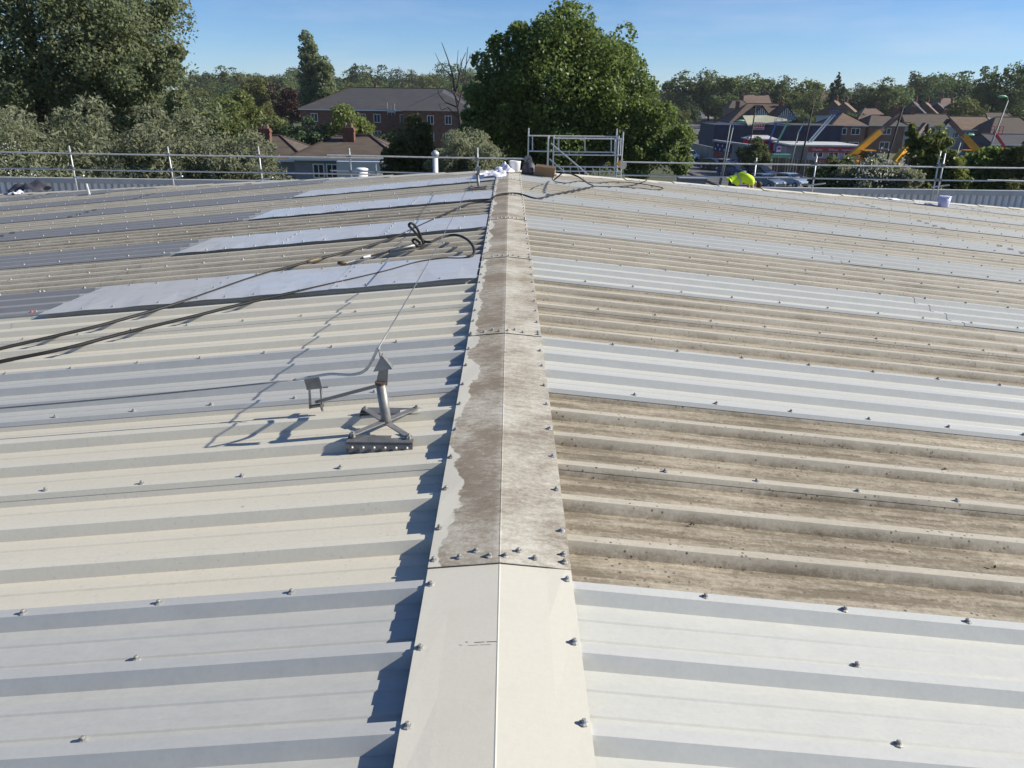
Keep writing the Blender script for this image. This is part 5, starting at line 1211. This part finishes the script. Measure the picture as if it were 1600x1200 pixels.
boom_lift('blue access boom beside the green boom', 1203, 218, 1213, 192, 126, 'boom_blue', 'boom_blue', .14)
boom_lift('red access boom beside the tall grey lamp post', 1577, 240, 1553, 206, 95, 'machine_red', 'machine_red', .16)
for px, mt, lab in ((1213, 'machine_red', 'red compressor stacked in the yard by the green boom'), (1226, 'machine_red', 'red generator box in the yard before the navy shed'), (1223, 'boom_green', 'green skip beside the small kiosk')):
    Yk = 123 if mt == 'machine_red' else 116; x = at(px, 230, Yk)[0]; z0 = terrain(x, Yk); k_ = thing('yard_machine', lab, 'machine', (x, Yk, z0))
    mb = MB(); mb.prism([(-1.1, -.6, .25), (1.1, -.6, .25), (1.2, -.6, 1.7), (-1.2, -.6, 1.7)], (0, 1.2, 0)); part(mb, 'hood', mt, k_, local=True); mb = MB(); mb.box((0, 0, .15), (1.8, 1.0, .28)); part(mb, 'skid', 'machine_black', k_, local=True)
x = at(1490, 240, 100)[0]; tr_ = thing('trailer', 'dark flat trailer body behind the saplings', 'trailer', (x, 100, GZ+.004)); mb = MB(); mb.box((0, 0, 1.7), (5.6, 2.2, 1.8)); part(mb, 'trailer_body', 'navy_wall', tr_, local=True)
mb = MB(); mb.box((0, -1.13, 2.5), (5.6, .05, .12)); part(mb, 'trim', 'boom_pale', tr_, local=True)
for wx in (-1.8, 1.8):
    for wy in (-.9, .9): wheel(tr_, wx, wy, .42, .3)

# ================================================================== LAMP POSTS AND POLES
def lamp(label, px, py_top, Y, hpx, hpy, mat='pole_grey', lean=0.0, r=.07):
    t = Vector(at(px, py_top, Y)); z0 = terrain(t.x, Y); root = thing('street_lamp', label, 'street lamp', (t.x+lean, Y, z0))
    mb = MB(); mb.tube([(t.x+lean, Y, z0), (t.x+lean*.5, Y, (z0+t.z)/2), t], [r*1.5, r*1.1, r*.8], 8); part(mb, 'post', mat, root, True)
    if hpx is not None:
        h = Vector(at(hpx, hpy, Y)); mb = MB(); mb.tube([t, t.lerp(h, .5)+Vector((0, 0, .15)), h], r*.5, 6); ar = part(mb, 'arm', mat, root, True)
        mb = MB(); s = 1 if h.x > t.x else -1
        for q0, q1 in ((0, .25), (.25, .9)): pass
        mb.tube([h-Vector((s*.1, 0, 0)), h+Vector((s*.12, 0, .02)), h+Vector((s*.55, 0, .02)), h+Vector((s*.65, 0, 0))], [.05, .10, .10, .04], 8); part(mb, 'lamp_head', 'lamp_green', root, True)
    return root
lamp('grey street lamp with green head in front of the mural wall', 1147, 191, 82, 1153, 189, 'pole_grey', -.8)
lamp('shorter grey post beside the green headed lamp', 1141, 195, 88, None, None, 'pole_grey', -.5)
lamp('tall thin grey lamp post leaning in front of the feathery trees', 1575, 157, 70, 1571, 151, 'pole_grey', -1.6)
lamp('lamp post with green head beside the yellow telehandler facing away', 1503, 216, 72, 1511, 211, 'pole_grey', -.8)
lamp('pale post in front of the shed with red door', 1247, 208, 95, None, None, 'pole_grey', -.5, .06)
lamp('thin pale post beside the office corner', 1276, 240, 90, None, None, 'boom_white', 0, .05)
def pole(label, px, py, Y, lean):
    t = Vector(at(px, py, Y)); z0 = terrain(t.x, Y); root = thing('utility_pole', label, 'pole', (t.x+lean, Y, z0))
    mb = MB(); mb.tube([(t.x+lean, Y, z0), t], [.13, .09], 8); part(mb, 'post', 'pole_dark', root, True); mb = MB(); mb.box(t-Vector((0, 0, .25)), (.7, .08, .08)); part(mb, 'crossarm', 'pole_dark', root)
pole('dark utility pole before the flat roofed office', 1271, 163, 92, -.7)
pole('dark utility pole behind the white-flowered shrub', 1411, 168, 84, -1.1)
pole('slim dark pole against the dark roofed house', 1181, 165, 112, -.3)
q = on_ground(1213, 262); sgn = thing('road_sign', 'small white and red road sign by the dark rounded tree', 'sign', (q[0], q[1], GZ))
mb = MB(); mb.tube([(0, 0, 0), (0, 0, 2.6)], .03, 6); part(mb, 'post', 'pole_grey', sgn, local=True); mb = MB(); mb.box((0, -.04, 2.5), (.6, .03, .75)); pl_ = part(mb, 'plate', 'sign_white', sgn, local=True); mb = MB(); mb.box((0, -.06, 2.62), (.42, .02, .3)); part(mb, 'red_symbol', 'sign_red', pl_, local=True)
for px, py in ((1083, 232), (1101, 236)):
    pass
bxl = at(1080, 279, 60); single(MB().box((bxl[0], 60, (GZ+bxl[2])/2), (1.9, 1.5, bxl[2]-GZ)).box((bxl[0], 60, bxl[2]+.05), (2.05, 1.65, .1)), 'site_cabin', 'render_grey', 'grey cabin roof just beyond the hip, below the car park', 'cabin', loc=(bxl[0], 60, GZ))

# ================================================================== HAZE
mt = bpy.data.materials.new('thin_haze'); mt.use_nodes = True; n_ = mt.node_tree; n_.nodes.clear()
ov = n_.nodes.new('ShaderNodeOutputMaterial'); pv = n_.nodes.new('ShaderNodeVolumePrincipled'); pv.inputs['Color'].default_value = (.86, .92, 1.0, 1); pv.inputs['Density'].default_value = HAZE; pv.inputs['Anisotropy'].default_value = .1
n_.links.new(pv.outputs[0], ov.inputs['Volume']); MATS['haze'] = mt
mb = MB(); mb.box((0, 1150, 20), (3040, 2940, 62)); tag(link('haze', mb.mesh('haze', 'haze')), kind='stuff')
